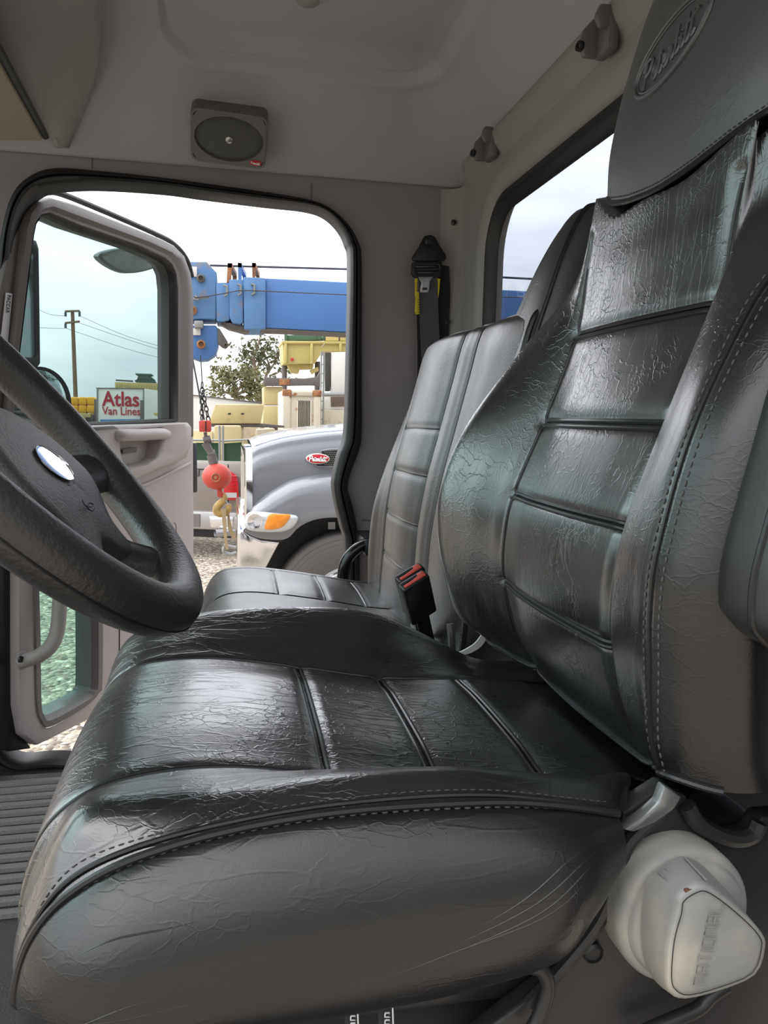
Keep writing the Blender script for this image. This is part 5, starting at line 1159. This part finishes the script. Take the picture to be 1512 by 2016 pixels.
# tan machine blocks
tm_ = thing('steel_counterweight', 'tan steel block with black blade plate on top, behind cream container', 'counterweight', G(540, 830, 20.4))
for pts in ([(519,761),(557,761),(557,797),(520,797)], [(519,799),(557,799),(557,838),(517,838)]): P1('block', 'tan', [pts], 20.4, 1.2, par=tm_, bv=.02)
P1('blade_plate', 'boom_dark', [[(520,742),(545,744),(600,745),(624,742),(632,728),(634,762),(628,760),(610,759),(557,760),(520,760)]], 20.3, .1, par=tm_)
P1('blade_patch', 'rusty', [[(550,746),(571,746),(569,758),(549,758)]], 20.28, .02, par=tm_)
a = at(530, 838, Y=20.4); mb = MB(); mb.box((a.x+.05, 20.5, 0), (a.x+.45, 21.4, a.z)); mb.build('support', 'boom_dark', tm_)
sl = thing('steel_slab', 'long tan steel slab lying across blocks behind the fence', 'slab', G(465, 815, 17.2))
P1('slab', 'tan', [[(424,796),(519,796),(520,800),(513,834),(414,834),(413,828)]], 17.2, .5, par=sl, bv=.02)
P1('slots', 'print_black', [[(449,813),(455,813),(454,816),(448,816)], [(475,813),(481,813),(480,816),(474,816)]], 17.18, .02, par=sl)
P1('base_beam', 'boom_dark', [[(410,834),(520,834),(560,838),(560,842),(410,840)]], 17.25, .3, par=sl)
a = at(425, 838, Y=17.25); mb = MB(); mb.box((a.x, 17.3, 0), (a.x+.6, 17.6, a.z)); mb.build('support', 'concrete', sl)
wt = thing('white_trailer', 'white box trailer behind the hanging chains', 'trailer', G(420, 820, 26))
a = at(330, 772, Y=26); b = at(512, 793, Y=26); c = at(512, 830, Y=26); mb = MB(); mb.prism([a, b, V((b.x, 26, .6)), V((a.x, 26, .6))], (0, 2.4, 0)); mb.build('box_body', 'white', wt, bevel=.03)
P1('roof_edge', 'boom_dark', [[(330,771),(515,792),(515,794),(330,773)]], 25.95, .1, par=wt)
for x in (a.x+1, b.x-.5): mb = MB(); mb.lathe(V((x, 26.3, .45)), (0, -1, 0), [(.2, -.1), (.45, -.1), (.45, .15), (.2, .15), (.0001, .12)], 24); mb.build('wheel', 'tyre', wt)
# yellow trailer bed up high with a green beam on it
yb = thing('yellow_loader_bed', 'pale yellow machine bed raised high, under the blue boom', 'machinery', G(625, 700, 25))
P1('side_plate', 'yellow_cream', [[(556,674),(690,675),(690,692),(634,693),(620,716),(558,717)]], 25, 1.6, par=yb, bv=.03)
P1('top_rail', 'yellow_cream', [[(555,671),(690,672),(690,677),(555,676)]], 24.9, 1.8, par=yb)
for x in (560, 611, 668): P1('rib', 'yellow_cream', [[(x,676),(x+5,676),(x+5,(716 if x < 620 else 692)),(x,(716 if x < 620 else 692))]], 24.9, .12, par=yb)
mb = MB(); c = at(575, 708, Y=24.97); mb.lathe(c, (0, -1, 0), [(.05, 0), (.05, .03), (.0001, .04)], 16); mb.build('red_reflector', 'red_lens', yb)
P1('axle', 'yellow_cream', [[(566,718),(618,718),(616,726),(590,727),(588,735),(574,733),(570,727)], [(612,728),(626,722),(628,730),(616,736)]], 25.3, .5, par=yb)
for x in (560, 625, 685): p = at(x, 712, Y=25.8); mb = MB(); mb.tube([V((p.x, 25.8, 0)), V((p.x, 25.8, p.z))], .09, 8); mb.build('support_leg', 'boom_dark', yb)
gb = thing('green_beam', 'dull green steel beam stacked on the pale yellow bed', 'beam', at(600, 668, Y=25.3))
P1('beam', 'green_steel', [[(562,660),(640,657.5),(640,669),(562,671)]], 25.1, .4, par=gb); P1('upright', 'green_steel', [[(560,654),(566,654),(566,671),(560,671)]], 25.05, .1, par=gb); P1('upright', 'green_steel', [[(626,654),(632,654),(632,669),(626,669)]], 25.05, .1, par=gb)
cb_ = thing('crate', 'pale yellow strapped crate beside the green beam', 'crate', at(660, 668, Y=25.2)); P1('box', 'yellow_cream', [[(641,660),(690,660),(690,671),(641,671)]], 25.1, .5, par=cb_); P1('strap', 'print_black', [[(667,660),(669,660),(669,671),(667,671)]], 25.08, .05, par=cb_)
# white site stack right of the container
ss = thing('site_trailer', 'white panelled site trailer with brown window at right edge of doorway', 'trailer', G(660, 800, 19.5))
P1('wall_panel', 'white', [[(651,694),(700,692),(700,772),(652,773)]], 19.5, 1.5, par=ss); P1('wall_panel', 'white', [[(638,778),(700,777),(700,806),(638,806)]], 19.5, 1.5, par=ss)
a = at(638, 806, Y=19.5); mb = MB(); mb.box((a.x, 19.4, .05), (a.x+1.6, 21, a.z)); mb.build('lower_body', 'cream', ss, bevel=.02)
P1('window', mat('brown_glass', srgb(112, 98, 88), .3), [[(651,781),(700,780),(700,799),(652,801)]], 19.46, .05, par=ss)
P1('cable_bundle', mat('netting', srgb(74, 72, 66), .8, var=.5, varscale=8), [[(640,694),(652,694),(650,770),(641,770)]], 19.48, .2, par=ss)
mb = MB(); mb.tube(BY([(634,777),(690,776)], 19.3), .05, 8); mb.build('pipe_rail', 'galv', ss)
lp_ = thing('lattice_pole', 'thin galvanised pole pair standing against the white site trailer', 'pole', G(634, 800, 18.9))
for x in (632.5, 637.5): p = at(x, 692, Y=18.9); mb = MB(); mb.tube([V((p.x, 18.9, 0)), p], .022, 6); mb.build('pole', 'galv', lp_)
mb = MB(); z = .4
while z < 4: mb.tube([V((at(632.5, 800, Y=18.9).x, 18.9, z)), V((at(637.5, 800, Y=18.9).x, 18.9, z+.06))], .010, 5); z += .22
mb.build('rungs', 'galv', lp_)
# trees
def tree(name, label, base, tips, m, nleaf, lsz, spread, seed, group=None):
    random.seed(seed); t = thing(name, label, 'tree', base, group)
    mb = MB()
    for path, r0 in tips:
        P = smooth(path, 5); mb.tube(P, [r0*(1-.8*i/(len(P)-1)) for i in range(len(P))], 6)
    mb.build('trunk', 'bark', t)
    mb = MB(); clumps = []
    for path, r0 in tips:
        P = smooth(path, 6); clumps += P[int(len(P)*.45):]
    cl2 = [c+V((random.gauss(0, spread), random.gauss(0, spread), random.gauss(0, spread*.8))) for c in clumps for _ in range(2)]
    for _ in range(nleaf):
        c = random.choice(cl2)+V((random.gauss(0, spread*.32), random.gauss(0, spread*.32), random.gauss(0, spread*.28)))
        a = V((random.gauss(0, 1), random.gauss(0, 1), random.gauss(-.4, .8))).normalized(); b = a.orthogonal().normalized(); b.rotate(Matrix.Rotation(random.uniform(0, 6.28), 3, a))
        L = lsz*random.uniform(.6, 1.3); w_ = L*.28; n_ = a.cross(b)*w_*.3
        mb.add([c, c+a*L*.5+b*w_+n_, c+a*L, c+a*L*.5-b*w_+n_], [(0, 1, 2), (0, 2, 3)])
    mb.build('foliage', m, t, smooth_=False, merge=0, recalc=False)
TY_ = 38
def T(x, y, dy=0): return at(x, y, Y=TY_+dy)
g0 = G(516, 790, TY_)
tree('eucalyptus_tree', 'tall sparse eucalyptus tree under the boom, left of yellow bed', g0, [([g0, T(514,780), T(508,755), T(503,730), T(500,705), T(508,680), T(512,664)], .14), ([T(503,735), T(512,710), T(522,690), T(532,668)], .07), ([T(501,720), T(490,700), T(480,690), T(474,688)], .06), ([T(514,775), T(524,740), T(530,720), T(522,700), T(518,690)], .08), ([T(526,735), T(540,715), T(546,695), T(541,680)], .06), ([T(530,740), T(545,735), T(556,728)], .05), ([T(503,728), T(488,722), T(482,712)], .05)], 'leaf', 900, .22, .30, 4, 'trees behind the yard')
TY_ = 34
g0 = G(465, 800, TY_)
tree('bushy_tree', 'low bushy yellow-green tree behind the tan slab', g0, [([g0, T(463,775), T(455,750), T(446,738), T(441,728)], .1), ([T(462,775), T(475,760), T(485,745), T(482,735)], .07), ([T(464,778), T(485,768), T(500,760), T(505,748)], .07), ([T(462,780), T(440,770), T(428,765)], .06), ([T(464,784), T(500,780), T(512,778)], .06)], 'leaf2', 1500, .20, .30, 9, 'trees behind the yard')
# ---------------- seen through the door glass
AY = 43.0
at_ = thing('box_truck', 'white box truck with red lettering on its front, seen through the door glass', 'truck', G(237, 830, AY))
a = at(190, 764, Y=AY); b = at(283, 765, Y=AY); mb = MB(); e_ = at(350, 768, Y=AY+9)
mb.prism([V((a.x, AY, .9)), V((b.x, AY, .9)), V((b.x, AY, b.z)), V((a.x, AY, b.z))], V((e_.x-b.x, 9, 0))); bx = mb.build('box_body', 'bright_white', at_, bevel=.03)
P1('roof_edge', 'frame_grey', [[(189,763),(284,764),(284,766),(189,765)]], AY-.05, .1, par=at_)
for x in (190, 281): P1('corner_trim', 'galv', [[(x,764),(x+3,764),(x+3,830),(x,830)]], AY-.04, .08, par=at_)
P1('front_marker', 'frame_grey', [[(276,788),(282,788),(282,826),(276,826)]], AY-.2, .15, par=at_)
P1('blue_band', mat('blue_band', srgb(70, 130, 190), .5), [[(197,826),(276,825),(276,836),(197,836)]], AY-.02, .03, par=at_)
ux = (at(283, 790, Y=AY)-at(190, 788, Y=AY)).normalized()
hpx = AY/1515
M['atlas_red'] = mat('lettering_red', srgb(186, 34, 58), .5)
text_mesh('Atlas', 'lettering', 'atlas_red', bx, at(238, 787, Y=AY-.03), EX, EZ, 38*hpx, .02, .018, width=66*hpx)
text_mesh('Van Lines', 'lettering', 'atlas_red', bx, at(239, 810, Y=AY-.03), EX, EZ, 21*hpx, .02, .008, width=68*hpx)
mb = MB(); mb.box((a.x+.2, AY+.2, .4), (b.x-.2, AY+8, .95)); mb.build('chassis', 'boom_dark', at_)
for x in (a.x+.35, b.x-.35): mb = MB(); mb.lathe(V((x, AY+1.2, .5)), (-1, 0, 0), [(.2, -.15), (.5, -.15), (.5, .15), (.2, .15), (.0001, .1)], 24); mb.build('wheel', 'tyre', at_)
yc_ = thing('yellow_container', 'pale yellow container with scrap heaped on top, behind the white box truck', 'container', G(290, 760, 56))
a = at(226, 752, Y=56); b = at(352, 757, Y=56); mb = MB(); mb.box((a.x, 56, 0), (b.x, 58.4, a.z)); mb.build('shell', 'yellow_cream', yc_, bevel=.03)
mb = MB()
for k in range(24): x = a.x+.1+(b.x-a.x-.2)*k/23; mb.box((x-.04, 55.95, .2), (x+.04, 56, a.z-.15))
mb.build('side_ribs', 'yellow_cream', yc_)
gs = thing('green_frames', 'stack of dark green steel frames on the yellow container roof', 'scrap', at(284, 752, Y=56))
P1('frame_stack', 'green_dark', [[(264,749),(270,747),(302,748),(306,752),(300,754),(268,753)], [(266,735),(298,736),(300,739),(290,741),(268,739)], [(272,740),(296,741),(304,748),(270,747)]], 56.4, 1.2, par=gs, bv=.02)
mb = MB(); random.seed(5)
for _ in range(26):
    x = random.uniform(313, 344); y = random.uniform(744, 751); mb.tube([at(x, y, Y=56+random.uniform(.3, 2)), at(x+random.uniform(-5, 8), y+random.uniform(-3, 1), Y=56+random.uniform(.3, 2))], .05, 5)
for x in (326, 331, 337): mb.tube(BY([(x,732),(x+1,752)], 56.8), .04, 5)
mb.tube(BY([(326,734),(339,734)], 56.8), .04, 5)
tag(mb.build('scrap_frames', 'boom_dark'), 'tangle of grey scrap frames on the yellow container, right end', 'scrap', kind='stuff')
mb = MB(); mb.tube(BY([(228,748.5),(262,750.5)], 56.4), .06, 6); tag(mb.build('scrap_pole', 'boom_dark'), 'dark pole lying on the yellow container roof, left end', 'pole')
yt = thing('yellow_load', 'bright yellow quilted load left of the white box truck', 'load', G(165, 820, 45))
R2 = []
for i in range(2):
    for j in range(3):
        x0 = 138+j*16.2; y0 = 781+i*16; mb = MB(); PP(mb, [(x0,y0),(x0+16.3,y0+1),(x0+16.3,y0+17),(x0,y0+16)], 45, .8); mb.build('quilt_block', 'yellow_bright', yt, bevel=.10, seg=3)
a = at(138, 813, Y=45); b = at(187, 813, Y=45); mb = MB(); mb.box((a.x, 45.1, 0), (b.x, 46.4, a.z)); mb.build('load_base', 'yellow_cream', yt, bevel=.02)
yf = thing('yellow_flatbed', 'pale yellow flatbed machine low behind the steering wheel', 'machinery', G(140, 825, 42))
P1('deck', 'yellow_cream', [[(95,812),(165,814),(166,822),(95,822)]], 42, 2, par=yf); P1('deck_post', 'yellow_cream', [[(100,796),(106,796),(112,840),(100,840)]], 42, .2, par=yf)
for x in (120, 158): p = at(x, 820, Y=42.6); mb = MB(); mb.lathe(V((p.x, 42.6, .5)), (0, -1, 0), [(.2, -.2), (.5, -.2), (.5, .2), (.2, .2), (.0001, .15)], 24); mb.build('wheel', 'tyre', yf)
P1('equipment_stack', 'boom_dark', [[(168,816),(184,816),(184,832),(168,832)], [(185,786),(191,786),(191,830),(185,830)]], 44, .4, 'dark equipment rack between yellow load and white box truck', 'rack')
P1('yellow_beam', 'yellow_cream', [[(302,812),(342,814),(342,818),(308,819),(303,817)]], 40, .5, 'pale yellow beam low in front of the white box truck side', 'beam')
# utility pole and wires
PYY = 77.0
up = thing('utility_pole', 'wooden utility pole with two crossarms, seen through the door glass', 'pole', G(147, 800, PYY))
tp = at(142.5, 611, Y=PYY); mb = MB(); mb.tube([V((tp.x+.1, PYY, 0)), tp], [.22, .16], 10); mb.build('pole', 'wood', up)
for (x0, y0, x1, y1) in ((128,613,157,612), (128,636,157,633)):
    mb = MB(); mb.tube(BY([(x0,y0),(x1,y1)], PYY-.2), .10, 6); mb.build('crossarm', 'wood', up)
for x, y0, y1 in ((129,614,623), (156.5,613,623), (129,637,646)):
    mb = MB(); mb.tube(BY([(x,y0),(x,y1)], PYY-.2), .11, 8); mb.build('insulator', mat('insulator', srgb(70, 96, 110), .5), up)
for i, pts in enumerate(([(157,622),(250,662),(345,690)], [(157,636),(250,668),(345,698)], [(129,646),(250,687),(345,712)], [(30,638),(80,645),(128,647)], [(60,600),(95,618),(128,622)])):
    lb = ('overhead power line, uppermost of three sloping right from the pole', 'overhead power line, middle of three sloping right from the pole', 'overhead power line, lowest of three sloping right from the pole', 'overhead power line running left from the pole, lower one', 'overhead power line running left from the pole, upper one')[i]
    mb = MB(); mb.tube(smooth(BY(pts, PYY-.45), 6), .018, 5); tag(mb.build('power_line', 'wire'), lb, 'power line', 'power lines at the utility pole')
# ================================================================== LIGHT
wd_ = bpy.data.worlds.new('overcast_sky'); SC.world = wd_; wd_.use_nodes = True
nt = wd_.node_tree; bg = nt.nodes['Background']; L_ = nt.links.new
tc = nt.nodes.new('ShaderNodeTexCoord'); sx = nt.nodes.new('ShaderNodeSeparateXYZ'); L_(tc.outputs['Generated'], sx.inputs[0])
def mth(op, a, b=None, c=None):
    n = nt.nodes.new('ShaderNodeMath'); n.operation = op
    for i, v in enumerate((a, b, c)):
        if v is None: continue
        if isinstance(v, (int, float)): n.inputs[i].default_value = v
        else: L_(v, n.inputs[i])
    return n.outputs[0]
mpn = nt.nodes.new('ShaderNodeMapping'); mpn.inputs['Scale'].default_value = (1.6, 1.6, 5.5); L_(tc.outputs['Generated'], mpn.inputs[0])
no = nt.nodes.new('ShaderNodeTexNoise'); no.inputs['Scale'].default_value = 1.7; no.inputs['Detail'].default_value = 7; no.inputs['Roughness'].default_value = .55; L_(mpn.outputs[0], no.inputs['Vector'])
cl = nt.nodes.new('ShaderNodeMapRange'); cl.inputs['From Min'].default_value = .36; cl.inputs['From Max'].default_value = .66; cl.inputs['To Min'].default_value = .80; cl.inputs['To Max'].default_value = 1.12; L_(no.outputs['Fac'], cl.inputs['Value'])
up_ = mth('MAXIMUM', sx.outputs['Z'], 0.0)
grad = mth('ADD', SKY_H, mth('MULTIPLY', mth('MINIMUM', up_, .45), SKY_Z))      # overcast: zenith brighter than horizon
side = mth('ADD', 1.0, mth('MULTIPLY', mth('SUBTRACT', mth('MULTIPLY', sx.outputs['Y'], .75), mth('MULTIPLY', sx.outputs['X'], .65)), SKY_S))  # added tilt: front and passenger sky raised, driver side dimmed to balance cab light
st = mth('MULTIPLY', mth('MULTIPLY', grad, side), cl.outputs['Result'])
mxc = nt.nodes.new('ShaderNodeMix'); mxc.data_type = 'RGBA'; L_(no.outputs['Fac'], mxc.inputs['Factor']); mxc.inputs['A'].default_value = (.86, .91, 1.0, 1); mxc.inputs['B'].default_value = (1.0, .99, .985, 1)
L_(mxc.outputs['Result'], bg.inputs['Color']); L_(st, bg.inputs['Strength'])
sun = bpy.data.lights.new('sun', 'SUN'); sun.energy = SUN_E; sun.angle = math.radians(50); sun.color = (1, .97, .93)
sob = bpy.data.objects.new('sun', sun); COL.objects.link(sob)
sob.rotation_euler = V((.45, .25, -1.0)).to_track_quat('-Z', 'Y').to_euler()
SC.view_settings.view_transform = 'Standard'; SC.view_settings.look = 'None'; SC.view_settings.exposure = EXPO; SC.view_settings.gamma = 1.0
SC.view_settings.use_curve_mapping = False
